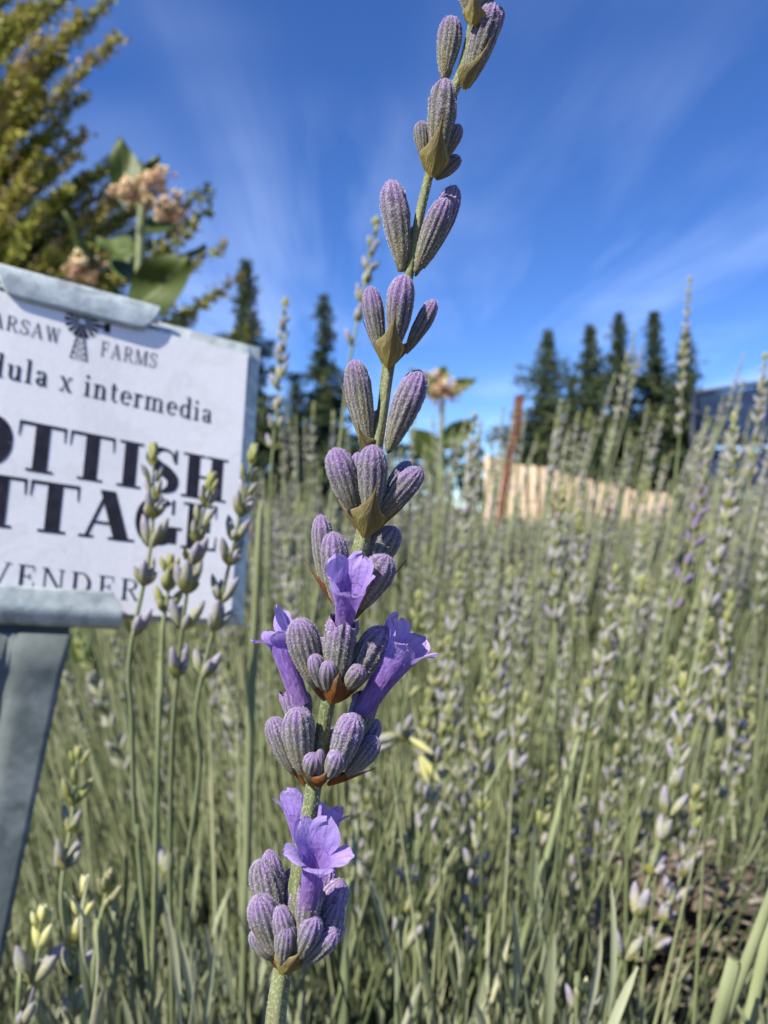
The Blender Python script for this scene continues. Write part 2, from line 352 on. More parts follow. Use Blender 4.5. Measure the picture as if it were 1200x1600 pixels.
def hero_stem():
    pts = [np.array((*HP(x, y), w * (.88 if y < 900 else .76) * MMPX(y) / 2)) for x, y, w in hero_path]
    pts += [np.array((-.016, .078, .40, .00098)), np.array((-.022, .11, .27, .0014)), np.array((-.029, .165, .12, .0015)), np.array((*base_hero, .0017))]
    sm = smooth_path(pts, 5); mb = MB()
    tube(mb, sm, [p[3] for p in sm], 20, square=.07)
    r = random.Random(5)
    for i in range(5200):                                   # down on the stem
        k = r.randrange(0, 26 * 5); p = V(sm[k][:3]).lerp(V(sm[k+1][:3]), r.random()); d = (V(sm[k+1][:3]) - V(sm[k][:3])).normalized()
        a = V((r.gauss(0, 1), r.gauss(0, 1), r.gauss(0, 1))); a = (a - d * a.dot(d)).normalized()
        q = p + a * sm[k][3] * 1.0; e = q + (a + d * r.gauss(0, .5)) * r.uniform(.00012, .0003); s_ = a.cross(d) * .000014
        mb.add([q - s_, q + s_, e], [(0, 1, 2)], 1)
    mb.obj('stem', [MAT['hstem'], MAT['hair']], hero)
hero_stem()
hr = random.Random(31)
def calyx(bx, by, tx, ty, w, db=0, dt=0, opened=False):
    b = HP(bx, by, db); t = HP(tx, ty, dt); W = w * (.90 if by < 900 else 1.0) * hr.uniform(.92, 1.08) * MMPX(by); L = (t - b).length * 1.02
    me = hr.choice(CALO if opened else CAL)
    M = frame(b, t - b, (hr.gauss(0, 1), hr.gauss(0, 1), hr.gauss(0, 1)), (W, W, L))
    return link('calyx', me, hero, M)
def bract(bx, by, tx, ty, w, db=0, dt=0, out=(0, -1, 0), kind='o'):
    if out[1] <= -.9: db -= .7; dt -= 1.1
    b = HP(bx, by, db); t = HP(tx, ty, dt); W = w * MMPX(by); L = (t - b).length
    return link('bract', hr.choice(BR[kind]), hero, frame(b, t - b, V(out) + V((hr.gauss(0, .12), 0, hr.gauss(0, .1))), (W * hr.uniform(.74, .90), W * .8, L)))
LFT, RGT, FRT, BCK = (-1, -.25, -.3), (1, -.25, -.3), (0, -1, -.2), (0, 1, -.2)
# whorls above the frame
for (cx0, cy0) in ((748, -60), (757, -190)):
    for sx in (-1, 1):
        calyx(cx0 + sx*6, cy0 - 10, cx0 + sx*34 + 6, cy0 - 105, 36, 0, -1)
    calyx(cx0 + 2, cy0 - 12, cx0 + 10, cy0 - 100, 36, 1.5, 2.5); bract(cx0, cy0, cx0 + 6, cy0 - 60, 40, -.7, -2)
calyx(757, -290, 764, -360, 26); calyx(752, -290, 742, -350, 22); calyx(760, -290, 775, -350, 22)
# whorl at the top edge
calyx(738, 34, 742, -62, 44, -.9, -2.2); calyx(752, 24, 779, -70, 34, .4, 1); calyx(730, 22, 716, -55, 26, 0, 0); bract(737, 40, 744, -38, 46, -1.5, -2.9)
# second
calyx(693, 124, 709, 26, 41, .2, -.4); calyx(730, 136, 770, 8, 47, 0, -1.2); calyx(736, 112, 779, 14, 34, 1.2, 1.8)
bract(727, 140, 764, 58, 50, -.9, -2.0, (.75, -.6, -.3)); bract(694, 127, 690, 72, 34, .4, .2, LFT)
# third
calyx(680, 262, 698, 125, 48, -1.2, -3); calyx(664, 250, 657, 190, 25, -1, -1.6); calyx(694, 246, 719, 195, 24, -1, -1.6)
calyx(682, 280, 718, 245, 27, .6, 1.0); bract(674, 276, 696, 158, 58, -1.3, -3.9); bract(668, 274, 654, 236, 26, .2, .3, LFT); calyx(686, 255, 712, 208, 26, 1.4, 1.8)
# fourth
calyx(629, 424, 613, 283, 47, 0, -1.0); bract(622, 424, 596, 318, 34, .1, -.2, LFT)
calyx(650, 426, 698, 312, 44, -.9, -2.2); calyx(660, 418, 714, 292, 42, .6, .8); bract(652, 430, 712, 322, 44, .4, .2, RGT); calyx(641, 424, 652, 350, 26, 1.6, 2.0)
# fifth
calyx(616, 548, 631, 430, 47, -1.3, -3.0); calyx(596, 552, 575, 449, 33, -.6, -1.6); calyx(634, 552, 681, 470, 31, -.6, -1.4)
bract(605, 574, 622, 462, 60, -1.0, -3.7); bract(598, 570, 570, 500, 40, .5, .4, LFT); bract(614, 572, 664, 510, 44, .5, .4, RGT); calyx(612, 556, 622, 478, 30, 1.6, 2.2)
# sixth
calyx(576, 700, 553, 564, 47, 0, -1.0); calyx(606, 706, 656, 580, 54, -.2, -1.3); bract(568, 706, 531, 584, 38, .2, -.1, LFT); bract(608, 708, 640, 640, 44, .3, -.2, (.8, -.2, -.6)); bract(572, 706, 560, 660, 40, -.9, -1.9, (-.5, -.8, -.3))
calyx(588, 700, 588, 640, 24, 1.8, 2.6)
# seventh
calyx(578, 812, 587, 697, 48, -1.6, -3.0); calyx(556, 806, 520, 702, 46, -.7, -2.2); calyx(590, 812, 654, 730, 41, -.7, -2.0)
calyx(558, 800, 560, 708, 30, 1.2, 1.6); calyx(590, 800, 640, 722, 30, 1.2, 1.6); bract(569, 840, 593, 738, 66, -1.2, -4.0); bract(560, 834, 528, 770, 50, .2, .2, LFT); bract(580, 836, 640, 775, 50, .2, .3, RGT)
# eighth
calyx(512, 930, 500, 806, 38, .2, -.2); calyx(526, 948, 525, 832, 42, -1.0, -1.9); calyx(572, 905, 612, 822, 46, 1.0, 1.2); calyx(566, 900, 588, 834, 34, 1.8, 2.0); calyx(563, 952, 602, 868, 50, -.9, -2.0)
bract(528, 956, 466, 854, 30, .1, -.2, LFT, 'r'); bract(556, 968, 634, 872, 34, .3, .4, RGT); bract(540, 962, 575, 915, 40, -.6, -1.0, (.6, -.7, -.4)); bract(534, 962, 510, 915, 34, -.4, -.8, (-.7, -.6, -.4))
# ninth
c_mid = calyx(521, 1074, 534, 972, 48, -1.4, -2.7, True); calyx(494, 1074, 464, 968, 47, -1.1, -2.4); calyx(504, 1078, 489, 1022, 29, -2.0, -2.9); calyx(548, 1076, 600, 980, 50, -.6, -1.4); calyx(540, 1078, 563, 1040, 28, -2.0, -2.9)
calyx(505, 1060, 505, 996, 26, 1.5, 1.8)
bract(518, 1102, 534, 1036, 66, -1.2, -3.4, FRT, 'r'); bract(508, 1098, 478, 1052, 44, .1, -.4, LFT, 'r'); bract(528, 1098, 568, 1062, 46, .1, -.4, RGT, 'r')
# tenth
calyx(474, 1212, 460, 1106, 47, -.7, -1.8); calyx(458, 1208, 426, 1122, 37, -.3, -.8); calyx(482, 1214, 492, 1178, 26, -1.6, -2.2); calyx(522, 1212, 554, 1116, 50, -.8, -2.0); calyx(540, 1212, 592, 1156, 32, -.2, -.6); calyx(548, 1190, 590, 1125, 32, 1.2, 1.4)
calyx(500, 1226, 499, 1172, 16, -1.3, -2.2)
calyx(476, 1170, 455, 1082, 36, 1.0, .8, True); calyx(546, 1168, 574, 1090, 40, .6, .6, True); calyx(470, 1160, 476, 1080, 32, 2.2, 2.2)
bract(474, 1228, 412, 1128, 40, .1, -.2, LFT, 'r'); bract(514, 1228, 588, 1196, 36, .1, -.3, (.7, -.3, -.8), 'r'); bract(488, 1232, 470, 1196, 40, -.8, -1.6, (-.4, -.9, -.3), 'w')
calyx(486, 1206, 478, 1140, 34, 1.6, 1.8); calyx(508, 1206, 516, 1138, 36, 1.5, 1.7); calyx(512, 1216, 530, 1176, 28, -1.9, -2.7); bract(500, 1232, 512, 1194, 44, -.9, -1.7, (.4, -.9, -.3), 'r')
calyx(500, 1072, 476, 1000, 36, .6, .4); calyx(536, 1068, 572, 1008, 38, .7, .6); calyx(512, 1082, 514, 1034, 26, -2.3, -3.4)
calyx(552, 948, 572, 892, 34, .2, 0); calyx(540, 945, 556, 880, 30, 1.4, 1.6)
# eleventh
calyx(474, 1486, 484, 1390, 46, -1.5, -2.5, True); calyx(446, 1482, 420, 1330, 36, .8, .4); calyx(436, 1470, 406, 1344, 44, -.1, -.6); calyx(436, 1496, 402, 1400, 46, -1.2, -2.2); calyx(440, 1508, 448, 1444, 34, -2.2, -3.0)
calyx(472, 1508, 524, 1452, 37, -1.3, -2.2); calyx(486, 1480, 532, 1376, 46, .2, .2); calyx(480, 1470, 516, 1350, 42, 1.2, 1.0); calyx(492, 1490, 528, 1408, 44, -.3, -.6); calyx(462, 1470, 452, 1360, 34, 1.8, 1.6)
calyx(456, 1496, 436, 1420, 38, -1.9, -2.8); calyx(464, 1500, 496, 1432, 38, -2.0, -2.9); calyx(448, 1490, 470, 1372, 38, .4, .2); calyx(428, 1500, 398, 1452, 34, -.6, -1.0); calyx(490, 1498, 532, 1440, 34, -.5, -.8)
bract(440, 1524, 472, 1478, 60, -1.2, -3.0, (.2, -1, -.3), 'o'); bract(436, 1520, 412, 1470, 44, -.2, -.8, LFT, 'r'); bract(452, 1520, 524, 1478, 40, 0, -.6, RGT, 'w')

def petal_mesh(seed, Lp, wid, bend0, bend1, Rr=1.0):
    r = random.Random(seed); mb = MB(); nu, nv = 15, 14; vv = []; tt = []; gv = []; ha = math.radians(37)   # attached to a rim of radius 1 at angle 0, tube axis +Z
    c = V((1, 0, 0)); ph = bend0; cs = []
    for j in range(nv + 1):
        cs.append(V(c)); v = j / nv; ph = bend0 + (bend1 - bend0) * v
        c = c + V((math.sin(ph), 0, math.cos(ph))) * (Lp / nv)
    for j in range(nv + 1):
        v = j / nv; hw = math.sin(ha) * (1 + (wid - 1) * math.sin(min(1, v / .6) * math.pi / 2))
        if v > .5: hw *= math.sqrt(max(0.02, 1 - ((v - .5) / .5) ** 2.4))
        for i in range(nu):
            u = -1 + 2 * i / (nu - 1)
            p = cs[j] + V((-(1 - math.cos(u * ha)) * (1 - v), u * hw, 0)) + V((.07, 0, .13)) * math.sin(u * 3.1 + seed + 4 * v) * v + V((.045, 0, .07)) * math.sin(u * 8 + seed * 2 + 9 * v) * v + V((.02, .02, .05)) * math.sin(u * 15 + seed + 5 * v) * v * v + V((0, 0, .14 * u * u * v))
            vv.append(p); tt.append(.45 + .55 * v); gv.append(.5 + .5 * math.cos(u * 12 * (1 - .2 * v)))
    ff = [(j*nu+i, j*nu+i+1, (j+1)*nu+i+1, (j+1)*nu+i) for j in range(nv) for i in range(nu-1)]
    mb.add(vv, ff, 0, tt, gv); return mb.mesh('petal', [MAT['petal']])
def tube_mesh(Lt, r0):
    mb = MB(); n = 24; vv = []; tt = []; m = 14
    for j in range(m + 1):
        v = j / m; r = r0 + (1 - r0) * (v ** 2.2) ; 
        for k in range(n):
            a = 2 * math.pi * k / n; rr = r * (1 + .05 * math.cos(5 * a) * v); vv.append((rr * math.cos(a), rr * math.sin(a), Lt * (v - 1))); tt.append(.05 + .4 * v)
    mb.add(vv, [(j*n+k, j*n+(k+1) % n, (j+1)*n+(k+1) % n, (j+1)*n+k) for j in range(m) for k in range(n)], 0, tt)
    return mb.mesh('corolla', [MAT['petal']])
def corolla(base, rim, lower, R, spec, r0=.62):
    """base, rim: world points along the tube; lower: direction of the lower lip; R rim radius in metres; spec: five petals (angle from the lower side, length, width, bend0, bend1)"""
    ax = (rim - base); Lt = ax.length / R
    M = frame(rim, ax, -V(lower), (R, R, R))                # local -Y is the lower lip
    o = link('corolla', tube_mesh(Lt, r0), hero); o.parent = hero; put(o, M)
    for i, (a, Lp, wd, b0, b1) in enumerate(spec):
        p = bpy.data.objects.new('petal', petal_mesh(int(a) + i * 7, Lp, wd, math.radians(b0), math.radians(b1))); COL.objects.link(p); p.parent = o
        p.matrix_basis = Matrix.Rotation(math.radians(-90 + a), 4, 'Z')
    return o
def hv(dx, dy_up, toward):       # direction: image right, image up, toward the camera
    return V((dx, -toward, dy_up))
# flower in the eighth whorl, looking up at the lens
corolla(HP(536, 990, -2.4), HP(544, 922, -4.1), hv(.1, -.55, .8), 1.55e-3, [(0, .7, 1.3, 20, 95), (72, 1.1, 1.45, 0, 45), (-72, 1.1, 1.45, 0, 45), (144, 1.7, 1.5, 2, 20), (-144, 1.7, 1.5, 2, 20)], .52)
# flower of the lowest whorl, wide open
corolla(HP(482, 1412, -2.6), HP(494, 1342, -4.2), hv(.05, -.6, .75), 1.30e-3, [(0, 1.35, 1.7, 35, 105), (72, 1.75, 1.8, 30, 92), (-72, 1.75, 1.8, 30, 92), (148, 2.6, 2.0, -6, 4), (-142, 2.2, 1.7, 14, 45)], .72)
# flower on the sign side
corolla(HP(470, 1100, .6), HP(438, 1004, .2), hv(-.75, -.45, .45), 1.15e-3, [(0, 1.6, 1.0, 30, 80), (72, 1.3, 1.25, 15, 60), (-72, 1.3, 1.25, 15, 60), (146, 3.0, 2.3, -8, -4), (-146, 2.2, 1.6, 0, 30)], .78)
# flower on the open side
corolla(HP(566, 1112, .2), HP(622, 1022, -.9), hv(.8, -.55, .3), 1.75e-3, [(0, 1.35, 1.0, 10, 65), (72, 1.3, 1.4, 10, 55), (-72, 1.2, 1.2, 10, 60), (144, 1.5, 1.6, 0, 40), (-144, 1.6, 1.5, 0, 30)], .55)
# flower behind the stem
corolla(HP(478, 1340, 3.0), HP(466, 1268, 3.4), hv(-.4, -.2, -.8), 1.3e-3, [(0, 1.6, 1.3, 20, 60), (72, 1.4, 1.3, 10, 50), (-72, 1.9, 1.3, 15, 70), (144, 1.8, 1.4, 0, 20), (-144, 1.7, 1.4, 0, 30)], .7)
corolla(HP(500, 1350, 2.6), HP(512, 1285, 2.8), hv(.4, -.2, -.8), 1.1e-3, [(0, 1.2, 1.2, 20, 60), (72, 1.4, 1.3, 10, 50), (-72, 1.2, 1.3, 15, 70), (144, 1.8, 1.4, 0, 20), (-144, 1.6, 1.4, 0, 30)], .7)

# ------------------------------------------------------------------ plant marker sign
def m_zinc():
    n = NT('galvanised_zinc'); a = n.noise(260, 5, .65); b = n.noise(28, 4, .6)
    c = n.ramp(a, [(.3, (.42, .47, .46)), (.5, (.54, .59, .57)), (.7, (.66, .70, .68))])
    c = n.mix(n.ramp(b, [(.42, (0, 0, 0)), (.7, (.5, .5, .5))]), c, (.23, .28, .27))
    vo = n.n.new('ShaderNodeTexVoronoi'); vo.inputs['Scale'].default_value = 420; tcv = n.n.new('ShaderNodeTexCoord'); n.t.links.new(tcv.outputs['Object'], vo.inputs['Vector'])
    bw = n.n.new('ShaderNodeRGBToBW'); n.t.links.new(vo.outputs['Color'], bw.inputs[0]); c = n.hsv(c, .5, 1.0, n.math('ADD', n.math('MULTIPLY', bw.outputs[0], .45), .78))
    scr = n.ramp(n.noise(90, 2, .4, stretch=(.12, 1, 6)), [(.66, (0, 0, 0)), (.70, (.6, .6, .6))]); c = n.mix(scr, c, (.80, .82, .80))
    n.color(c); n.b.inputs['Metallic'].default_value = .35; n.rough(n.ramp(a, [(.3, (.5, .5, .5)), (.7, (.7, .7, .7))]), .4); n.bump(a, .25, .0004); return n.m
def m_paper():
    n = NT('white_card'); c = n.ramp(n.noise(900, 4), [(.3, (.88, .855, .84)), (.7, (.94, .915, .90))])
    c = n.mix(n.ramp(n.noise(38, 5, .6, dist=1.0), [(.50, (0, 0, 0)), (.56, (.16, .16, .16)), (.60, (.04, .04, .04)), (.75, (.12, .12, .12))]), c, (.55, .50, .44))
    c = n.mix(n.ramp(n.noise(420, 3, .7), [(.70, (0, 0, 0)), (.74, (.5, .5, .5))]), c, (.40, .34, .28))
    n.color(c).rough(.65, .3); n.bump(n.noise(1500, 3), .15, .0002); return n.m
def m_ink(): n = NT('black_ink'); n.color(n.ramp(n.noise(500, 3), [(.3, (.016, .014, .022)), (.7, (.035, .032, .045))])).rough(.6); return n.m
def m_zinc_dull_shaded():
    n = NT('dull_shaded_zinc'); a = n.noise(180, 5, .65); b = n.noise(40, 4, .6)  # dull zinc, colour darkened for the sign's shadow on stake and neck
    c = n.ramp(a, [(.3, (.10, .12, .115)), (.7, (.17, .195, .185))]); c = n.mix(n.ramp(b, [(.58, (0, 0, 0)), (.70, (.7, .7, .7))]), c, (.34, .37, .36))
    n.color(c); n.b.inputs['Metallic'].default_value = .15; n.rough(.75, .3); n.bump(a, .3, .0005); return n.m
ZINC, PAPER, INK, ZSHADE = m_zinc(), m_paper(), m_ink(), m_zinc_dull_shaded()
def ray(px, py): return V(((px - 600) / F, 1, -(py - 800) / F))
S_D = 0.232
vpx, vpy = 2504, 1084
sh = ray(vpx, vpy).normalized()                                 # to the right along the card
O_s = ray(412, 540) * S_D
n_ = ray(412, 540).cross(ray(385, 978)); sv = n_.cross(sh).normalized()
if sv.z > 0: sv = -sv                                          # down the card
so_ = sv.cross(sh).normalized()
if so_.y > 0: so_ = -so_                                       # out of the card, to the viewer
def card_uv(px, py):
    r = ray(px, py); k = O_s.dot(so_) / r.dot(so_); q = r * k - O_s; return q.dot(sh), q.dot(sv)
def SP(u, v, o=0.0): return O_s + V((0, 0, H)) + sh * u + sv * v + so_ * o
hS = card_uv(385, 978)[1]
uC = card_uv(104, 700)[0]                                       # middle of the card
uL = 2 * uC
sign_base = SP(uC, hS, 0) ; sign_base.z = 0.0; sign_base.x -= .02
sign = thing('plant_marker_sign', sign_base, 'galvanised metal plant marker holding a white printed name card', 'sign')
def box_grid(mb, us, vs2, fo, thick, m=0):                        # sheet on the card plane with thickness
    nu, nv = len(us), len(vs2); vv = [SP(u, v, fo(u, v)) for v in vs2 for u in us] + [SP(u, v, fo(u, v) - thick) for v in vs2 for u in us]
    k = nu * nv; ff = []
    for j in range(nv - 1):
        for i in range(nu - 1):
            a = j * nu + i; ff.append((a, a+1, a+nu+1, a+nu)); ff.append((k+a, k+a+nu, k+a+nu+1, k+a+1))
    for i in range(nu - 1):
        ff.append((i, k+i, k+i+1, i+1)); a = (nv-1)*nu+i; ff.append((a, a+1, k+a+1, k+a))
    for j in range(nv - 1):
        a = j*nu; ff.append((a, a+nu, k+a+nu, k+a)); a = j*nu+nu-1; ff.append((a, k+a, k+a+nu, a+nu))
    mb.add(vv, ff, m)
mR = -card_uv(386, 760)[0] + card_uv(400, 760)[0]
mR = .0052
mb = MB()                                                        # backing plate, rim bent back
def plate_o(u, v):
    e = min(-u, u - uL, v + 1e-9, hS - v); return -.0022 * max(0, 1 - e / .0042) ** 1.0
us = [uL, uL + .0042, uL + .005] + [uL + (0 - uL) * k / 8 for k in range(1, 8)] + [-.005, -.0042, 0]
vs2 = [0, .0042, .005] + [hS * k / 6 for k in range(1, 6)] + [hS - .005, hS - .0042, hS]
box_grid(mb, us, vs2, plate_o, .0008); mb.obj('back_plate', ZINC, sign, smooth=False)
mb = MB(); cu0, cu1, cv0, cv1 = uL + .0052, -.0050, .0040, hS - .0014
box_grid(mb, [cu0 + (cu1 - cu0) * k / 6 for k in range(7)], [cv0 + (cv1 - cv0) * k / 4 for k in range(5)], lambda u, v: .0009 + .0003 * math.sin((u - uL) * 60), .0004)
card = mb.obj('card', PAPER, sign, smooth=False)
CARD_O = lambda u: .0009 + .0003 * math.sin((u - uL) * 60) + .00006
def sheet_profile(name, u0, u1, prof, parent, corner, thick=.0009, nu=28, top=True):
    """bent tab: prof is a list of (o, v) along the bend; the free edge has rounded corners"""
    mb = MB(); cols = []
    pr = smooth_path([np.array(p) for p in prof], 4); tot = len(pr)
    for i in range(nu + 1):
        u = u0 + (u1 - u0) * (.5 - .5 * math.cos(math.pi * i / nu)); e = min(u - u0, u1 - u); cut = 0
        if e < corner: cut = 1 - math.sqrt(max(0, 1 - ((corner - e) / corner) ** 2))
        L = (tot - 1) * (1 - .45 * cut); col = []
        for j in range(tot):
            x = L * j / (tot - 1); k = min(int(x), tot - 2); q = pr[k] + (pr[k+1] - pr[k]) * (x - k); col.append((u, q[1], q[0]))
        cols.append(col)
    top_ = [SP(*c) for col in cols for c in col]
    # thickness along the local normal of the profile
    off = []
    for col in cols:
        for j in range(tot):
            a = col[max(0, j-1)]; b = col[min(tot-1, j+1)]; dv, do = b[1]-a[1], b[2]-a[2]; l = math.hypot(dv, do) or 1
            off.append(SP(col[j][0], col[j][1] + do / l * thick * (1 if top else -1), col[j][2] - dv / l * thick * (1 if top else -1)))
    k = len(top_); ff = []
    for i in range(nu):
        for j in range(tot - 1):
            a = i*tot+j; ff.append((a, a+tot, a+tot+1, a+1)); ff.append((k+a, k+a+1, k+a+tot+1, k+a+tot))
        a = i*tot+tot-1; ff.append((a, a+tot, k+a+tot, k+a))
    for j in range(tot - 1):
        a = j; ff.append((a, a+1, k+a+1, k+a)); a = nu*tot+j; ff.append((a, k+a, k+a+1, a+1))
    mb.add(top_ + off, ff); o = mb.obj(name, ZINC, parent); return o
tu1 = card_uv(247, 500)[0]; tu0 = card_uv(-12, 440)[0]
sheet_profile('top_clip', tu0, tu1, [(-.0008, .0015), (-.0004, -.0014), (.0004, -.0028), (.0013, -.0027), (.0019, .0002), (.0019, .0052)], sign, .0055)
bu1 = card_uv(186, 940)[0]; bu0 = card_uv(-70, 940)[0]
bh = hS - card_uv(60, 918)[1]
sheet_profile('bottom_clip', bu0, bu1, [(-.0006, hS - .001), (.0008, hS + .0022), (.0030, hS + .0020), (.0042, hS - .0010), (.0036, hS - bh * .55), (.0028, hS - bh)], sign, .0045, top=False)
# stake: ribbed tapering strip pushed into the soil
def stake():
    mb = MB(); n = 17; rows = []
    ru, rv = card_uv(109, 992); lu = card_uv(-75, 985)[0]; ru2, rv2 = card_uv(0, 1512)
    Lst = .36
    for j in range(41):
        f = j / 40; v = rv + Lst * f
        k = (v - rv) / (rv2 - rv)
        ur = ru + (ru2 - ru) * min(k, 1) * 1.0 + (min(0, 1 - k)) * .004
        ul = lu + (ur - lu) * 0 + .030 * min(1.6, k) * -.25
        ul = ur - (ru - lu) * (1 - .22 * min(k, 2.5) * .9)
        row = []
        for i in range(n):
            s = i / (n - 1); u = ul + (ur - ul) * s
            rib = math.exp(-((s - .44) / .11) ** 2) * .0060 * min(1, f * 9 + .05)
            row.append(SP(u, v, .0010 - rib - .0006 * math.sin(f * 9) + .0018 * math.exp(-f * 60)))
        rows.append(row)
    vv = [p for r in rows for p in r]; k = len(vv); vv += [p - so_ * .0009 for p in vv]; ff = []
    for j in range(40):
        for i in range(n - 1):
            a = j*n+i; ff.append((a, a+1, a+n+1, a+n)); ff.append((k+a, k+a+n, k+a+n+1, k+a+1))
        a = j*n; ff.append((a, a+n, k+a+n, k+a)); a = j*n+n-1; ff.append((a, k+a, k+a+n, a+n))
    for i in range(n - 1): ff.append((i, k+i, k+i+1, i+1))
    mb.add(vv, ff); mb.obj('stake', ZSHADE, sign)
    mb = MB(); u0, u1 = lu, ru + .0002                       # neck between plate and stake, set back under the clip
    box_grid(mb, [u0 + (u1 - u0) * k / 4 for k in range(5)], [hS - .004, hS + .002, rv + .004], lambda u, v: -.0014, .0008); mb.obj('neck', ZSHADE, sign, smooth=False)
stake()

# ---- serif lettering, drawn stroke by stroke
class Pen:
    def __init__(s, T, t): s.T = T; s.t = t; s.q = []           # q: list of quads strips ((x,y) left, (x,y) right)
    def stroke(s, pts, w=None, smooth=True):
        pts = [np.array(p, float) for p in pts]
        if smooth and len(pts) > 2: pts = smooth_path(pts, 6)
        n = len(pts); L = []
        for i, p in enumerate(pts):
            d = pts[min(i+1, n-1)] - pts[max(i-1, 0)]; d = d[:2] / (np.linalg.norm(d[:2]) or 1); nn = np.array((-d[1], d[0]))
            if w is None: ww = s.t + (s.T - s.t) * abs(d[1]) ** 1.6
            elif hasattr(w, '__len__'): x = (len(w) - 1) * i / (n - 1); k = min(int(x), len(w) - 2); ww = w[k] + (w[k+1] - w[k]) * (x - k)
            else: ww = w
            L.append((p[:2] + nn * ww / 2, p[:2] - nn * ww / 2))
        s.q.append(L)
    def bar(s, x0, y0, x1, y1): s.q.append([(np.array((x0, y0)), np.array((x0, y1))), (np.array((x1, y0)), np.array((x1, y1)))])
    def tri(s, x0, x1, ytop, xm0, xm1, ybot): s.q.append([(np.array((x0, ytop)), np.array((xm0, ybot))), (np.array((x1, ytop)), np.array((xm1, ybot)))])
    def stem(s, x, y0=0., y1=1., w=None, sb=True, st=True, e=.10):
        w = w or s.T; s.bar(x - w/2, y0, x + w/2, y1)
        if sb: s.bar(x - w/2 - e, y0, x + w/2 + e, y0 + s.t)
        if st: s.bar(x - w/2 - e, y1 - s.t, x + w/2 + e, y1)
    def diag(s, a, b, w):                                      # horizontal-cut diagonal
        a, b = np.array(a, float), np.array(b, float); h = np.array((w / 2, 0)); s.q.append([(a - h, a + h), (b - h, b + h)])
def glyph(c, T, t):
    p = Pen(T, t); e = .10 if T > .15 else .085
    ell = lambda cx, cy, rx, ry, a0, a1, n=28: [(cx + rx * math.cos(math.radians(a0 + (a1 - a0) * k / n)), cy + ry * math.sin(math.radians(a0 + (a1 - a0) * k / n))) for k in range(n + 1)]
    h = T / 2
    if c == 'O': p.stroke(ell(.44, .5, .40 - h, .5 - t/2, 0, 360), smooth=False); return p, .88
    if c in 'CG':
        p.stroke(ell(.44, .5, .40 - h, .5 - t/2, 48, 318), smooth=False); p.bar(.70, .68, .70 + t, 1.0)
        if c == 'G': p.stem(.70, .06, .42, sb=False, e=.09); return p, .90
        p.stroke([(.44 + (.40 - h) * math.cos(math.radians(318)), .5 + (.5 - t/2) * math.sin(math.radians(318))), (.76, .26)], t); return p, .82
    if c == 'S':
        p.stroke([(.58, .74), (.52, .90), (.36, .97), (.18, .90), (.12, .74), (.24, .60), (.42, .48), (.56, .33), (.54, .14), (.36, .03), (.18, .08), (.08, .26)], [t, t, t*1.2, T*.7, T*.85, T*.95, T*1.05, T*.95, T*.8, t*1.3, t, t])
        p.bar(.57, .68, .57 + t, 1.0); p.bar(.06, .0, .06 + t, .32); return p, .72
    if c == 'T':
        p.stem(.40, e=e, st=False); p.bar(0.0, 1 - t*1.2, .80, 1.0); p.tri(0.0, .05, .999, 0.0, .02, .68); p.tri(.75, .80, .999, .78, .80, .68); return p, .84
    if c == 'I': p.stem(.24, e=e); return p, .48
    if c == 'H': p.stem(.22, e=e); p.stem(.70, e=e); p.bar(.22, .47, .70, .47 + t*1.1); return p, .94
    if c in 'EFL':
        p.stem(.22, e=e); 
        if c != 'L': p.bar(.22, 1 - t*1.1, .66, 1.0); p.tri(.61, .66, .999, .64, .66, .70); p.bar(.22, .49, .50, .49 + t); p.bar(.49, .38, .49 + t, .64)
        if c != 'F': p.bar(.22, 0, .68, t*1.1); p.tri(.63, .68, .001, .66, .68, .32)
        return p, .76
    if c == 'A':
        p.diag((.10, 0), (.42, 1), t*1.2); p.diag((.72, 0), (.42, 1), T*1.08); p.bar(.20, .30, .62, .30 + t)
        p.bar(-.02, 0, .24, t); p.bar(.72 - T*.54 - e, 0, .72 + T*.54 + e, t); return p, .88
    if c == 'V':
        p.diag((.14, 1), (.42, 0), T*1.05); p.diag((.72, 1), (.42, 0), t*1.2); p.bar(.14 - h - e*.8, 1 - t, .14 + h + e*.8, 1); p.bar(.60, 1 - t, .84, 1); return p, .84
    if c == 'W':
        for x0 in (.14, .56): p.diag((x0, 1), (x0 + .25, 0), T); p.diag((x0 + .48 - .06, 1), (x0 + .25, 0), t*1.2)
        p.bar(0, 1 - t, .30, 1); p.bar(.42, 1 - t, .72, 1); p.bar(.88, 1 - t, 1.08, 1); return p, 1.10
    if c == 'N':
        p.stem(.16, w=t*1.2, e=e); p.stem(.76, w=t*1.2, sb=False, e=e); p.diag((.18, 1), (.74, 0), T); return p, .92
    if c == 'M':
        p.stem(.14, w=t*1.2, e=e); p.stem(.92, w=T, e=e); p.diag((.20, 1), (.52, 0), T); p.diag((.88, 1), (.52, 0), t*1.2); return p, 1.10
    if c == 'D': p.stem(.22, e=.09); p.stroke([(.22, 1 - t/2), (.42, 1 - t/2)] + ell(.42, .5, .40 - h, .5 - t/2, 85, -85, 20) + [(.42, t/2), (.22, t/2)], smooth=False); return p, .90
    if c == 'R':
        p.stem(.22, e=e); p.stroke([(.22, 1 - t/2), (.40, 1 - t/2)] + ell(.42, .745, .28 - h*.6, .255 - t/2, 85, -85, 16) + [(.40, .49 + t/2), (.22, .49 + t/2)], smooth=False)
        p.diag((.44, .50), (.74, 0), T*.95); p.bar(.64, 0, .92, t); return p, .88
    # lower case, x height .64
    X = .64
    if c == 'l': p.stem(.18, 0, 1.02, st=False, e=e); p.bar(.18 - h - e, 1.02 - t, .18, 1.02); return p, .38
    if c == 'i': p.stem(.18, 0, X, st=False, e=e); p.bar(.18 - h - e, X - t, .18, X); p.stroke(ell(.17, .88, .035, .035, 0, 360, 10), T*.75, False); return p, .38
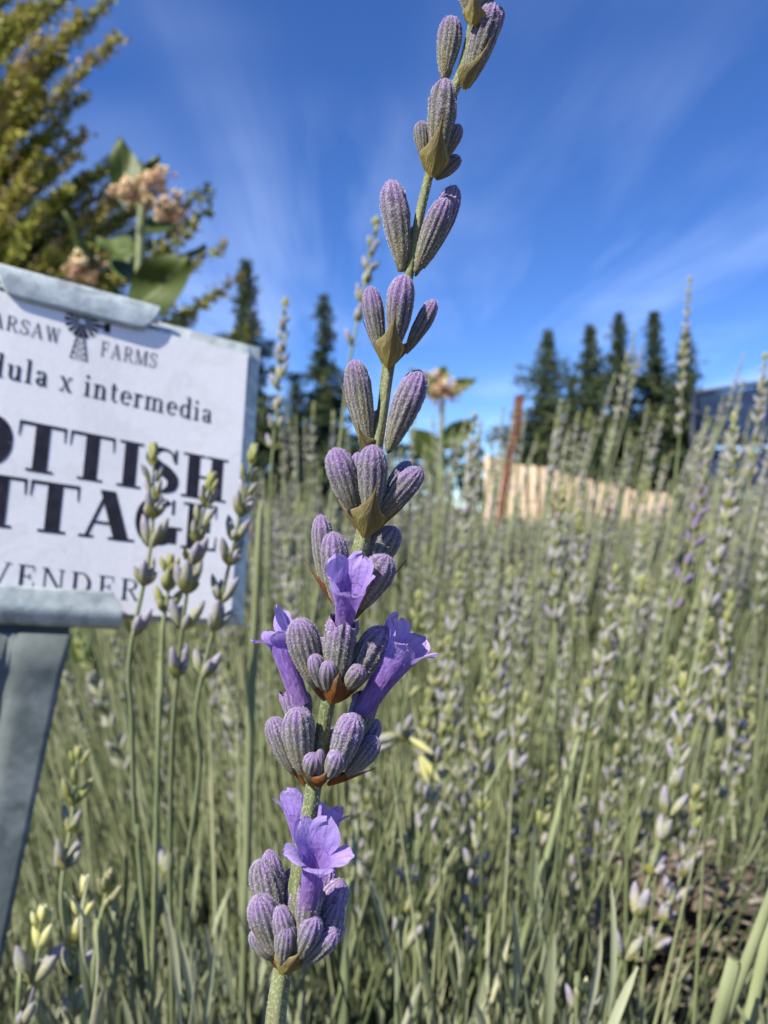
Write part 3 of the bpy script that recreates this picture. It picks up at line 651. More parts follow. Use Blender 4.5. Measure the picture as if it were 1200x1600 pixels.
    if c in 'nm':
        xs = [.18, .54] + ([.90] if c == 'm' else [])
        p.stem(.18, 0, X, st=False, e=e); p.bar(.18 - h - e, X - t, .18, X)
        for a, b in zip(xs, xs[1:]): p.stroke([(a, X - .16), (a + .10, X - .05), (a + .22, X - t/2), (b - .03, X - .08), (b, X - .22)]); p.stem(b, 0, X - .20, st=False, e=e)
        return p, xs[-1] + .22
    if c == 'r': p.stem(.18, 0, X, st=False, e=e); p.bar(.18 - h - e, X - t, .18, X); p.stroke([(.18, X - .18), (.28, X - .05), (.42, X - t/2)]); p.stroke(ell(.41, X - .07, .03, .03, 0, 360, 10), T*.6, False); return p, .50
    if c == 'u':
        p.stem(.18, .20, X, sb=False, st=False); p.bar(.18 - h - e, X - t, .18, X); p.stroke([(.18, .22), (.22, .08), (.32, t/2), (.44, .06), (.52, .18)]); p.stem(.54, 0, X, sb=False, st=False); p.bar(.54 - h - e, X - t, .54, X); p.bar(.54, 0, .54 + h + e, t); return p, .74
    if c == 'd': p.stem(.54, 0, 1.02, sb=False, st=False); p.bar(.54 - h - e, 1.02 - t, .54, 1.02); p.bar(.54, 0, .54 + h + e, t); p.stroke(ell(.33, .32, .23 - h*.5, .32 - t/2, 40, 320), smooth=False); return p, .74
    if c == 'a': p.stem(.46, .08, X - .16, sb=False, st=False); p.bar(.46, 0 + .02, .46 + h + .07, t + .02); p.stroke([(.46, X - .18), (.42, X - .06), (.30, X - t/2), (.18, X - .05), (.14, X - .16)]); p.stroke(ell(.29, .18, .17 - h*.4, .18 - t/2, 20, 345), smooth=False); return p, .62
    if c == 'e': p.stroke(ell(.32, .32, .26 - h*.6, .32 - t/2, 0, 318), smooth=False); p.bar(.12, .32, .56, .32 + t); return p, .62
    if c == 't': p.stem(.20, .10, .84, sb=False, st=False); p.bar(.06, X - t, .42, X); p.stroke([(.20, .14), (.24, .05), (.32, t/2), (.42, .08)], t*1.3); return p, .46
    if c == 'v': p.diag((.10, X), (.32, 0), T); p.diag((.54, X), (.32, 0), t*1.2); p.bar(.0, X - t, .22, X); p.bar(.44, X - t, .64, X); return p, .64
    if c == 'x': p.diag((.10, X), (.50, 0), T); p.diag((.50, X), (.10, 0), t*1.2); p.bar(0, X - t, .22, X); p.bar(.40, X - t, .60, X); p.bar(.0, 0, .22, t); p.bar(.38, 0, .62, t); return p, .62
    return p, .40                                               # space
ink_z = [0]
def write(name, text, T, t, track, a_idx, pa, b_idx, pb, cap_px):
    """text set so that the left edge of letter a_idx falls on pixel pa and the right edge of the last letter on pb (both on the base line); cap_px: pixel of a cap top above pa"""
    xs = []; x = 0; gl = []
    for ch in text:
        g, adv = glyph(ch, T, t); gl.append(g); xs.append(x); x += adv + track
    xe = x - track
    (ua, va), (ub, vb) = card_uv(*pa), card_uv(*pb); hgt = va - card_uv(*cap_px)[1]
    sx = (ub - ua) / (xe - xs[a_idx]); slope = (vb - va) / (ub - ua); mb = MB()
    for g, x0 in zip(gl, xs):
        for strip in g.q:
            ink_z[0] = (ink_z[0] + 1) % 12; dz = ink_z[0] * 3.0e-6; vv = []
            for l, r in strip:
                for q in (l, r):
                    u = ua + (x0 + q[0] - xs[a_idx]) * sx; v = va + slope * (u - ua) - q[1] * hgt
                    vv.append(SP(u, v, CARD_O(u) + dz))
            mb.add(vv, [(2*i, 2*i+1, 2*i+3, 2*i+2) for i in range(len(strip) - 1)])
    return mb.obj(name, INK, card, smooth=False)
write('lettering', 'SCOTTISH', .25, .055, .03, 3, (21, 733), 7, (352, 787), (24, 656))
write('lettering', 'COTTAGE', .25, .055, .02, 3, (39, 829), 6, (341, 863), (41, 749))
write('lettering', 'LAVENDER', .12, .045, .14, 3, (20, 916), 7, (217, 940), (23, 881))
write('lettering', 'WARSAW', .12, .05, .10, 2, (6, 517), 5, (91, 539), (8, 494))
write('lettering', 'FARMS', .12, .05, .12, 0, (154, 557), 4, (244, 577), (157, 534))
write('lettering', 'Lavandula x intermedia', .15, .055, .07, 10, (90, 611), 21, (329, 663), (93, 576))
def emblem():                                                    # water-pump windmill between the two words
    mb = MB(); p = Pen(.1, .1); uc, vc = card_uv(127, 505); vb = card_uv(119, 563)[1]; hh = vb - vc
    for k in range(16):
        a = 2 * math.pi * k / 16; ca, sa = math.cos(a), math.sin(a); p.stroke([(ca * .08, sa * .08), (ca * .42, sa * .42)], [.02, .11], False)
    p.bar(.40, -.04, .62, .04); p.bar(.55, -.12, .70, .12)
    p.stroke([(-.03, -.05), (-.20, -1.0)], .032, False); p.stroke([(.03, -.05), (.20, -1.0)], .032, False)
    for k in range(4):
        y0 = -.36 - .16 * k; y1 = y0 - .16; w0 = .03 + .17 * -y0; w1 = .03 + .17 * -y1
        p.stroke([(-w0, y0), (w1, y1)], .016, False); p.stroke([(w0, y0), (-w1, y1)], .016, False); p.stroke([(-w1, y1), (w1, y1)], .014, False)
    for i, strip in enumerate(p.q):
        vv = [SP(uc + q[0] * hh, vc - q[1] * hh, CARD_O(uc) + 3e-6 * (i % 12)) for lr in strip for q in lr]
        mb.add(vv, [(2*i2, 2*i2+1, 2*i2+3, 2*i2+2) for i2 in range(len(strip) - 1)])
    mb.obj('windmill_emblem', INK, card, smooth=False)
emblem()

# ------------------------------------------------------------------ lavender round about
def bud_mesh(name, mat, A=8, Lz=6, seed=0):
    mb = MB(); prof = [.28, .66, .92, 1.0, .9, .62, .14]; vv = []; tt = []; r = random.Random(seed)
    for j in range(Lz + 1):
        t = j / Lz; rr = prof[round(t * 6)] * .5
        for k in range(A):
            a = 2 * math.pi * k / A; q = rr * (1 + .07 * (-1) ** k); vv.append((q * math.cos(a) + .05 * t * t, q * math.sin(a), t)); tt.append(t)
    ff = [(j*A+k, j*A+(k+1) % A, (j+1)*A+(k+1) % A, (j+1)*A+k) for j in range(Lz) for k in range(A)] + [tuple(Lz*A+k for k in range(A)), tuple(range(A))[::-1]]
    mb.add(vv, ff, 0, tt); return mb.mesh(name, [mat])
def sbract_mesh(name, mat):
    mb = MB(); vv = []; 
    for j, (z, w, y) in enumerate([(0, .25, 0), (.25, .8, .10), (.5, .9, .14), (.75, .4, .12), (1, .02, .10)]):
        vv += [(-w/2, y - .16 * w, z), (0, y, z), (w/2, y - .16 * w, z)]
    ff = [(j*3+i, j*3+i+1, j*3+i+4, j*3+i+3) for j in range(4) for i in range(2)]
    mb.add(vv, ff, 0, [0] * len(vv)); return mb.mesh(name, [mat])
BUD = {'bud': bud_mesh('bud', MAT['bud']), 'young': bud_mesh('bud', MAT['young']), 'yellow': bud_mesh('bud', MAT['yellow']), 'purple': bud_mesh('bud', MAT['purple']), 'bract': sbract_mesh('bract', MAT['gbract'])}

def spike_layout(L, r, young=0.25, open_=0.0, droop=None, full=1.0):
    """buds and bracts of one spike along its axis: (kind, s from tip in metres, azimuth, angle from axis, length, width, radial offset)"""
    out = []; s = .0022; k = 0; az = r.uniform(0, 6.28); Lr = L
    while s < Lr:
        f = min(1, s / Lr); ln = (.0030 + .0038 * min(1, f * 2.0)) * r.uniform(.85, 1.12); wd = ln * r.uniform(.29, .36)
        kind = 'young' if f < young * r.uniform(.6, 1.3) else 'bud'
        for side in (0, math.pi):
            a0 = az + side + r.gauss(0, .12)
            nb = 1 if f < .12 else r.choice((1, 2, 2, 3) if f > .3 else (1, 1, 2))
            if r.random() > full: nb = max(1, nb - 1)
            if r.random() < .06 and f > .15: nb = 0
            for q in range(nb):
                da = (0, .75, -.8)[q] + r.gauss(0, .15); lq = ln * (1 if q == 0 else r.uniform(.45, .85))
                out.append((kind, s, a0 + da, r.uniform(.32, .58) if f > .06 else .28, lq, wd * (1 if q == 0 else .85), .0007))
            if f > .03: out.append(('bract', s + .0004, a0, .50, ln * .62, ln * .46, .0008))
        s += (.0030 + .0088 * f ** 1.1) * r.uniform(.8, 1.25); az += math.pi / 2 + r.gauss(0, .25); k += 1
    for q in range(3): out.append(('young', .0012, q * 2.1, .2, .0034, .0013, 0))
    return out
def axis_at(pts, cum, s):
    for i in range(len(cum) - 1):
        if s <= cum[i+1] or i == len(cum) - 2:
            f = (s - cum[i]) / (cum[i+1] - cum[i]); d = (pts[i] - pts[i+1]).normalized(); return pts[i].lerp(pts[i+1], min(f, 1.2)), d
def basis(d):
    x = d.cross(V((0, 1, 0)));  x.normalize(); return x, x.cross(d)
NEAR_GROUP = 'lavender flower spikes'
def near_spike(label, tip, mid, low, d0, d1, rest, seed, young=.25, kindmap=None, full=1.0, scale=1.04, stem_r=.00047, extra=None):
    """tip, mid, low: pixels down the flower head; rest: further stem points (px, py, depth) down"""
    r = random.Random(seed)
    ax = smooth_path([np.array(P(*tip, d0)), np.array(P(*mid, (d0 + d1) / 2)), np.array(P(*low, d1))], 8); pts = [V(p) for p in ax]
    cum = [0]
    for a, b in zip(pts, pts[1:]): cum.append(cum[-1] + (b - a).length)
    L = cum[-1]
    rp = [P(*q) for q in rest]
    last = rp[-1] if rp else pts[-1]
    prev = rp[-2] if len(rp) > 1 else pts[-1]; dd_ = last - prev; kz = last.z / max(.02, -dd_.z); foot = V((last.x + dd_.x * kz * .75, last.y + dd_.y * kz * .5 + .02, 0.0))
    root = thing('lavender_spike', foot, label, 'lavender', NEAR_GROUP)
    sp = smooth_path([np.array(p) for p in ([pts[0], pts[len(pts)//2], pts[-1]] + rp + [foot])], 7); mb = MB()
    n = len(sp); tube(mb, sp, [stem_r * (.55 + .45 * min(1, i / 16)) * (1 + .3 * i / n) for i in range(n)], 8, square=.06)
    mb.obj('stem', MAT['stem'], root)
    for kind, s, az, an, ln, wd, ro in spike_layout(L, r, young, full=full):
        p, d = axis_at(pts, cum, s); x, y = basis(d); rad = x * math.cos(az) + y * math.sin(az)
        dr = (d * math.cos(an) + rad * math.sin(an)).normalized()
        kk = (kindmap or {}).get(kind, kind)
        o = link('bract' if kind == 'bract' else 'bud', BUD[kk], root, frame(p + rad * ro, dr, rad, (wd * scale, wd * scale, ln * scale)))
    if extra: extra(root, pts, cum)
    return root
def droop(root, pts, cum):
    p = pts[1]; r = random.Random(4)
    for (dx, dz, ln, w) in ((.9, -.55, .009, .0022), (.75, -1.0, .010, .0024), (.5, -1.5, .009, .0022), (-.9, -.1, .008, .003), (-1, -.5, .008, .0028), (.2, .6, .006, .0024)):
        d = V((dx, -.3, dz)).normalized(); q = p + d * .0015 + (V((.004, 0, -.005)) if dz < -.9 else V((0, 0, 0)))
        link('bud', BUD['yellow'] if dx > .3 else BUD['bud'], root, frame(q, d, (0, -1, 0), (w, w, ln)))

NEAR = [
 # label, tip, mid, low, d_tip, d_low, rest, young
 ('lavender spike crossing the letters S and G on the name card', (240, 706), (236, 850), (203, 1022), .172, .170, [(206, 1120, .172), (212, 1300, .176), (236, 1570, .18)], .12),
 ('lavender spike whose tip stands before the final H on the card', (330, 752), (296, 900), (274, 1088), .172, .172, [(268, 1200, .174), (266, 1360, .177), (270, 1600, .18)], .08),
 ('lavender spike along the bare zinc edge of the name card', (396, 708), (352, 910), (308, 1096), .176, .172, [(312, 1200, .174), (290, 1380, .176), (278, 1600, .178)], .15),
 ('short yellowish spike between the two spikes before the card', (266, 880), (262, 930), (254, 990), .185, .185, [(252, 1100, .187), (244, 1300, .19)], .9),
 ('pale lavender spike rising close beside the zinc stake', (122, 1180), (112, 1280), (96, 1390), .19, .185, [(104, 1480, .187), (112, 1600, .19)], .35),
 ('yellow tipped spike at the foot of the zinc stake, cut by the bottom edge', (66, 1432), (56, 1510), (30, 1612), .165, .16, [(20, 1760, .165)], .45),
 ('yellow tipped spike second from the foot of the zinc stake', (132, 1384), (122, 1470), (112, 1600), .172, .168, [(116, 1760, .172)], .5),
 ('single green bud on a thin stem near the bottom yellow tips', (168, 1376), (163, 1410), (156, 1445), .19, .19, [(150, 1520, .19), (140, 1640, .192)], 1.0),
 ('tiny lilac bud cluster on a bare stem below the three card spikes', (262, 1352), (262, 1362), (264, 1376), .20, .20, [(266, 1480, .202), (268, 1620, .205)], 0),
 ('sharp grey lilac spike leaning over the brown litter', (1068, 1062), (1052, 1240), (972, 1500), .215, .20, [(952, 1590, .20), (930, 1720, .205)], .10),
 ('spike half hidden behind the sharp spike over the litter', (1088, 1236), (1075, 1340), (1012, 1500), .25, .245, [(1000, 1600, .25)], .3),
 ('lavender spike just below the drooping yellow bud', (692, 1140), (678, 1230), (660, 1320), .25, .245, [(650, 1420, .25), (648, 1600, .25)], .12),
 ('short headed spike with two pale buds beside the lowest flower', (634, 1316), (640, 1400), (628, 1500), .215, .21, [(622, 1560, .212), (618, 1680, .215)], .1),
 ('lavender spike with two dark buds low between grey stems', (756, 1256), (742, 1350), (736, 1500), .24, .232, [(712, 1600, .235)], .15),
 ('lavender spike curving above the grey stems beyond the drooping bud', (822, 1090), (808, 1160), (800, 1236), .28, .275, [(790, 1330, .28), (776, 1500, .285)], .2),
 ('yellow tipped tiny spike at the bottom edge under the litter', (906, 1544), (908, 1570), (900, 1625), .18, .18, [(896, 1720, .182)], .5),
 ('lavender spike with a long clear stem rising from the bottom edge', (962, 890), (945, 1010), (918, 1170), .30, .285, [(890, 1300, .275), (850, 1460, .26), (806, 1620, .25)], .12),
 ('slender spike beside the picture edge over pale dry shoots', (1140, 930), (1130, 1030), (1112, 1150), .31, .305, [(1090, 1260, .31), (1070, 1400, .315)], .25),
 ('tall spike with white V shaped buds under the blue canopy', (1147, 652), (1140, 790), (1098, 985), .30, .29, [(1075, 1080, .29), (1040, 1250, .295), (1010, 1500, .30)], .15),
 ('dark purple crowded spike beside the tall V budded spike', (1105, 706), (1082, 850), (1040, 985), .32, .31, [(1035, 1120, .315), (1000, 1400, .32)], .05),
 ('tallest spike, standing against the rightmost far pine', (1078, 436), (1068, 560), (1060, 700), .52, .50, [(1040, 860, .50), (1000, 1150, .50)], .1),
 ('lavender spike by the corner of the zinc plate', (446, 472), (436, 600), (424, 730), .34, .33, [(420, 860, .33), (412, 1100, .33)], .12),
 ('blurred spike leaning behind the sharp tall spike', (588, 346), (572, 440), (546, 566), .30, .29, [(530, 700, .29), (500, 900, .295), (470, 1200, .30)], .15),
 ('lavender spike below the pale fence boards with scattered buds', (880, 766), (868, 870), (868, 985), .34, .33, [(868, 1100, .335), (850, 1300, .34)], .2),
 ('spike with dark lower buds below the fence end', (905, 800), (905, 890), (895, 968), .37, .36, [(892, 1100, .365), (880, 1300, .37)], .3),
 ('spike before the rusty post foot', (742, 650), (733, 760), (716, 870), .40, .39, [(706, 1000, .395), (690, 1250, .40)], .2),
 ('yellow green spike at the height of the eighth bud whorl', (655, 930), (648, 1020), (630, 1120), .30, .295, [(622, 1250, .30), (610, 1500, .305)], .9),
 ('yellow tipped spike below the fence middle', (1004, 905), (1000, 930), (990, 975), .34, .335, [(986, 1120, .34), (970, 1400, .345)], 1.0),
 ('narrow spike close to the open side of the lit flower', (718, 900), (708, 980), (700, 1060), .36, .355, [(696, 1200, .36), (690, 1450, .365)], .15),
 ('spike at the picture edge beneath the blue canopy', (1196, 556), (1185, 650), (1170, 760), .42, .41, [(1150, 900, .41), (1110, 1200, .415)], .1),
]
for i, row in enumerate(NEAR):
    lab, tip, mid, low, d0, d1, rest, yg = row
    km = {'bud': 'young'} if yg >= .9 else ({'young': 'yellow'} if 'yellow tipped' in lab else ({'bud': 'purple', 'young': 'bud'} if 'dark purple' in lab else None))
    near_spike(lab, tip, mid, low, d0, d1, rest, 100 + i, yg, km)
lr = random.Random(61); low_px = sorted(lr.uniform(450, 1190) for _ in range(26))
LOWORD = ['first', 'second', 'third', 'fourth', 'fifth', 'sixth', 'seventh', 'eighth', 'ninth', 'tenth', 'eleventh', 'twelfth', 'thirteenth', 'fourteenth', 'fifteenth', 'sixteenth', 'seventeenth', 'eighteenth', 'nineteenth', 'twentieth', 'twenty-first', 'twenty-second', 'twenty-third', 'twenty-fourth', 'twenty-fifth', 'twenty-sixth']
for i, lx in enumerate(low_px):
    d = lr.uniform(.27, .40); ly = lr.uniform(960, 1330) if lx > 600 else lr.uniform(1150, 1350); ln = lr.uniform(.04, .065) * F / d; sl = (lx - 560) / 1250 * .55 + lr.gauss(0, .05)
    tp = (lx, ly); md = (lx - sl * ln * .5, ly + ln * .5); lw = (lx - sl * ln * 1.05, ly + ln)
    near_spike(LOWORD[i] + ' of the smaller spikes among the lower stems, counted from the sharp spike outward', tp, md, lw, d, d - .005, [(lw[0] - sl * 90, lw[1] + 100, d), (lw[0] - sl * 220, lw[1] + 260, d + .004)], 700 + i, lr.choice((.1, .2, .35, .6)), None, scale=lr.uniform(.85, 1.05))
near_spike('drooping lavender head with bright yellow hanging bud', (632, 1146), (630, 1156), (628, 1170), .235, .235, [(618, 1300, .24), (604, 1500, .245)], 77, 0, None, extra=droop)

# ---- joined head variants for spikes too small to show their buds
def head_arrays(seed, L, A, Lz, young):
    r = random.Random(seed); pts = [V((0, 0, -L * k / 6)) for k in range(7)]; cum = [L * k / 6 for k in range(7)]; mb = MB()
    prof = {6: [.28, .66, .92, 1.0, .9, .62, .14], 3: [.3, .95, .8, .12], 2: [.3, 1.0, .2]}[Lz]
    for kind, s, az, an, ln, wd, ro in spike_layout(L, r, young):
        if kind == 'bract' and A < 5: continue
        p, d = axis_at(pts, cum, s); x, y = basis(d); rad = x * math.cos(az) + y * math.sin(az); dr = (d * math.cos(an) + rad * math.sin(an)).normalized()
        if kind == 'bract':
            M = frame(p + rad * ro, dr, rad, (wd, wd, ln)); q = [(-.3, .0, .2), (.0, .15, 0), (.3, .0, .2), (0, .1, 1)]
            mb.add([M @ V(c) for c in q], [(0, 1, 3), (1, 2, 3)], 2 if A > 4 else 0, [0] * 4, [.75] * 4); continue
        M = frame(p + rad * ro, dr, rad, (wd, wd, ln)); vv = []; tt = []
        for j in range(Lz + 1):
            for k in range(A):
                a = 2 * math.pi * k / A; vv.append(M @ V((prof[j] * .5 * math.cos(a), prof[j] * .5 * math.sin(a), j / Lz))); tt.append(j / Lz)
        ff = [(j*A+k, j*A+(k+1) % A, (j+1)*A+(k+1) % A, (j+1)*A+k) for j in range(Lz) for k in range(A)] + [tuple(Lz*A+k for k in range(A))]
        g = min(1, max(0, (.8 if kind == 'young' else .22) + r.gauss(0, .15)))
        mb.add(vv, ff, 1 if kind == 'young' else 0, tt, [g] * len(vv))
    return mb
HEADS = [head_arrays(300 + k, L, 6, 3, y).mesh('flower_head', [MAT['bud'], MAT['young'], MAT['gbract']]) for k, (L, y) in enumerate(((.062, .15), (.072, .25), (.080, .1), (.055, .4), (.068, .2), (.076, .12)))]
STUFFH = []
for k, (L, y) in enumerate(((.062, .2), (.075, .12), (.068, .35))):
    m = head_arrays(400 + k, L, 4, 2, y); STUFFH.append((np.array(m.v), m.f, np.array(m.g)))

fr = random.Random(2024)
def field_pos(dmin, dmax):
    while True:
        d = math.sqrt(fr.uniform(dmin ** 2, dmax ** 2)); x = fr.uniform(-.56, .62) * d + fr.uniform(-.1, .1)
        if x < -.20 * d and d > 2.6: continue
        return x, d
placed = []
def tip_height(d):
    z = fr.gauss(.56, .055)
    if d > 2.0: z = min(fr.gauss(.45, .035), .495)
    if d < .75: z = fr.gauss(.455, .05)
    return max(.34, min(z, .67))
def blocked(x, d, z):            # keep clear of the sign face and of the space round the sharp spike
    px = 600 + F * x / d; py = 800 - F * (z - H) / d
    if d < .30 and px < 440: return True
    return d < .34
COLS = [(-999, 400, 'behind the zinc sign'), (400, 470, 'beside the zinc plate edge'), (470, 560, 'before the dark pointed pine'), (560, 660, 'right behind the sharp spike'), (660, 740, 'near the pink flowered plant'), (740, 830, 'about the rusty red post'), (830, 890, 'before the broad dark pine'), (890, 945, 'before the second narrow pine'), (945, 1000, 'before the third narrow pine'), (1000, 1060, 'before the fourth narrow pine'), (1060, 1120, 'about the tallest spike'), (1120, 9999, 'before the blue canopy')]
ORD = ['topmost', 'second', 'third', 'fourth', 'fifth', 'sixth', 'seventh', 'eighth', 'ninth', 'tenth', 'eleventh', 'twelfth', 'thirteenth', 'fourteenth', 'fifteenth', 'sixteenth', 'seventeenth', 'eighteenth', 'nineteenth', 'twentieth', 'twenty-first', 'twenty-second', 'twenty-third', 'twenty-fourth', 'twenty-fifth', 'twenty-sixth', 'twenty-seventh', 'twenty-eighth', 'twenty-ninth', 'thirtieth']
def mid_label(px, py):
    c = next(k for k, q in enumerate(COLS) if q[0] <= px < q[1]); band = py >= 760
    rank = sorted(q[4] for q in mid if COLS[c][0] <= q[3] < COLS[c][1] and (q[4] >= 760) == band).index(py)
    what = 'lower grey green lavender spike in the stems' if band else 'upper grey lilac lavender spike in the haze of tips'
    return ORD[min(rank, 29)] + ' ' + what.replace(' in the haze of tips', ' against the light').replace(' against the light', '') + ' ' + COLS[c][2] + ', counted downward'
mid = []
while len(mid) < 268:
    x, d = field_pos(.36, 1.45); z = tip_height(d)
    if d > .75 and x / d > .22 and fr.random() < .6: z = min(.70, z + .05)
    px = 600 + F * x / d; py = 800 - F * (z - H) / d
    if blocked(x, d, z) or not (-20 < px < 1220): continue
    if px < 405 and 400 < py < 950 and fr.random() < .85: continue       # hidden by the card
    if any(abs(px - a) < 7 and abs(py - b) < 14 for a, b in placed): continue
    placed.append((px, py)); mid.append((x, d, z, px, py))
mid.sort(key=lambda q: q[1])
for x, d, z, px, py in mid:
    lab = mid_label(px, py)
    lean = (px - 560) / 1250 * .45 + fr.gauss(0, .06); leany = fr.gauss(-.02, .06)
    foot = V((x - lean * z * .9, d - leany * z * .9 + .0, 0)); tip = V((x, d, z)); k = fr.randrange(6); sc = fr.uniform(1.0, 1.42)
    ctrl = foot.lerp(tip, .55) + V((-lean * .05, 0, .03)); dr = (tip - ctrl).normalized()
    root = thing('lavender_spike', foot, lab, 'lavender', 'lavender spikes crowding the field')
    sp = smooth_path([np.array(p) for p in (tip, tip - dr * .07, ctrl, foot)], 4); mb = MB(); n = len(sp)
    tube(mb, sp, [.0006 + .0006 * min(1, i / 5) for i in range(n)], 6); mb.obj('stem', MAT['stem'], root)
    a = fr.uniform(0, 6.28); link('flower_head', HEADS[k], root, frame(tip, dr, (math.cos(a), math.sin(a), 0), (sc, sc, sc)))

# ---- the mass of lavender nobody could count
def np_mesh(name, v, faces_tri, g, mat, smooth=False, label=None):
    me = bpy.data.meshes.new(name); nf = len(faces_tri); me.vertices.add(len(v)); me.vertices.foreach_set('co', v.astype(np.float32).ravel())
    k = faces_tri.shape[1]; me.loops.add(nf * k); me.polygons.add(nf)
    me.loops.foreach_set('vertex_index', faces_tri.astype(np.int32).ravel()); me.polygons.foreach_set('loop_start', np.arange(0, nf * k, k, dtype=np.int32))
    me.update(calc_edges=True); me.materials.append(mat); a = me.attributes.new('g', 'FLOAT', 'POINT'); a.data.foreach_set('value', g.astype(np.float32))
    if smooth: me.polygons.foreach_set('use_smooth', np.ones(nf, dtype=bool))
    o = link(name, me)
    return tag(o, label, kind='stuff')
npr = np.random.default_rng(5)
def tri_list(fs):
    out = []
    for f in fs:
        for i in range(1, len(f) - 1): out.append((f[0], f[i], f[i+1]))
    return np.array(out)
def mass_heads():
    V_, F_, G_ = [], [], []; off = 0; SV, SF, SG = [], [], []; so2 = 0
    tris = [tri_list(h[1]) for h in STUFFH]
    for i in range(4000):
        if i < 1500: x, d = field_pos(.70, 2.4)
        else: x, d = field_pos(2.2, 6.5)
        px = 600 + F * x / d; z = min(tip_height(d), fr.gauss(.465, .03)) if 745 < px < 1065 or d < .95 else min(tip_height(d), fr.gauss(.54, .05))
        if px < -60 or px > 1260: continue
        lean = (px - 560) / 1250 * .4 + fr.gauss(0, .08); ly = fr.gauss(0, .07); k = fr.randrange(3)
        dr = V((lean, ly, 1)).normalized(); a = fr.uniform(0, 6.28); M = frame((x, d, z), dr, (math.cos(a), math.sin(a), 0), (1, 1, 1)); s = fr.uniform(1.05, 1.4)
        R = np.array(M.to_3x3()) * s
        hv_, _, hg = STUFFH[k]; V_.append(hv_ @ R.T + np.array((x, d, z))); F_.append(tris[k] + off); G_.append(np.clip(hg + fr.gauss(0, .12), 0, 1)); off += len(hv_)
        pts = [V((x, d, z)), V((x, d, z)) - dr * z * .5, V((x - lean * z * .8, d - ly * z * .8, 0))]
        w = .0011 * (1 + d * .12); g = fr.random()
        q = [];
        for p in pts: q += [(p.x - w, p.y - w * .5, p.z), (p.x + w, p.y - w * .5, p.z), (p.x, p.y + w, p.z)]
        SV.append(np.array(q)); SG.append(np.full(9, g)); f = []
        for j in range(2):
            for c in range(3): c2 = (c + 1) % 3; f.append((j*3+c, j*3+c2, j*3+3+c2, j*3+3+c))
        SF.append(np.array(f) + so2); so2 += 9
    np_mesh('lavender_field', np.concatenate(V_), np.concatenate(F_), np.concatenate(G_), MAT['headstuff'], True, 'mass of grey lilac lavender heads receding to the fence')
    # bare and budless stems filling the bushes
    for i in range(9500):
        if i < 6000: x, d = field_pos(.38, 1.6)
        else: x, d = field_pos(1.6, 5.5)
        z = fr.uniform(.25, .44) if d < 1 else fr.uniform(.25, .43); px = 600 + F * x / d
        if px < -80 or px > 1280: continue
        lean = (px - 560) / 1250 * .55 + fr.gauss(0, .10); ly = fr.gauss(0, .10)
        w = .0008 * (1 + d * .2); g = min(1, max(0, fr.gauss(.48, .34))); q = []
        for f_ in (1, .6, 0):
            p = V((x - lean * z * (1 - f_), d - ly * z * (1 - f_) , z * f_)); p.x += .012 * math.sin(f_ * 3.1); ww = w * (.5 if f_ == 1 else 1)
            q += [(p.x - ww, p.y - ww * .5, p.z), (p.x + ww, p.y - ww * .5, p.z), (p.x, p.y + ww, p.z)]
        SV.append(np.array(q)); SG.append(np.full(9, g)); f = []
        for j in range(2):
            for c in range(3): c2 = (c + 1) % 3; f.append((j*3+c, j*3+c2, j*3+3+c2, j*3+3+c))
        SF.append(np.array(f) + so2); so2 += 9
    for i in range(900):                                            # thin shoots close by, down to the lower edge
        d = math.sqrt(fr.uniform(.19 ** 2, .50 ** 2)); px = fr.uniform(-60, 1260); py = fr.uniform(1080, 1560)
        if px < 440 and d < .27: continue
        if 380 < px < 600 and d < .22: continue
        if 960 < px < 1190 and py < 1420 and d < .40 and fr.random() < .8: continue
        tp = P(px, py, d); lean = (px - 520) / 1250 * .55 + fr.gauss(0, .14); ly = fr.gauss(-.1, .12); z = tp.z; w = fr.uniform(.00045, .0008); g = min(1, max(0, fr.gauss(.5, .35))); q = []
        for f_ in (1, .8, .4, 0):
            p = V((tp.x - lean * z * (1 - f_), tp.y - ly * z * (1 - f_), z * f_)); p.x += .008 * math.sin(f_ * 4 + i); ww = w * (.45 if f_ == 1 else 1)
            q += [(p.x - ww, p.y - ww * .5, p.z), (p.x + ww, p.y - ww * .5, p.z), (p.x, p.y + ww, p.z)]
        SV.append(np.array(q)); SG.append(np.full(12, g)); f = []
        for j in range(3):
            for c in range(3): c2 = (c + 1) % 3; f.append((j*3+c, j*3+c2, j*3+3+c2, j*3+3+c))
        SF.append(np.array(f) + so2); so2 += 12
    np_mesh('lavender_stems', np.concatenate(SV), np.concatenate(SF), np.concatenate(SG), MAT['stemstuff'], True, 'dense grey green lavender stems crowding the field')
mass_heads()
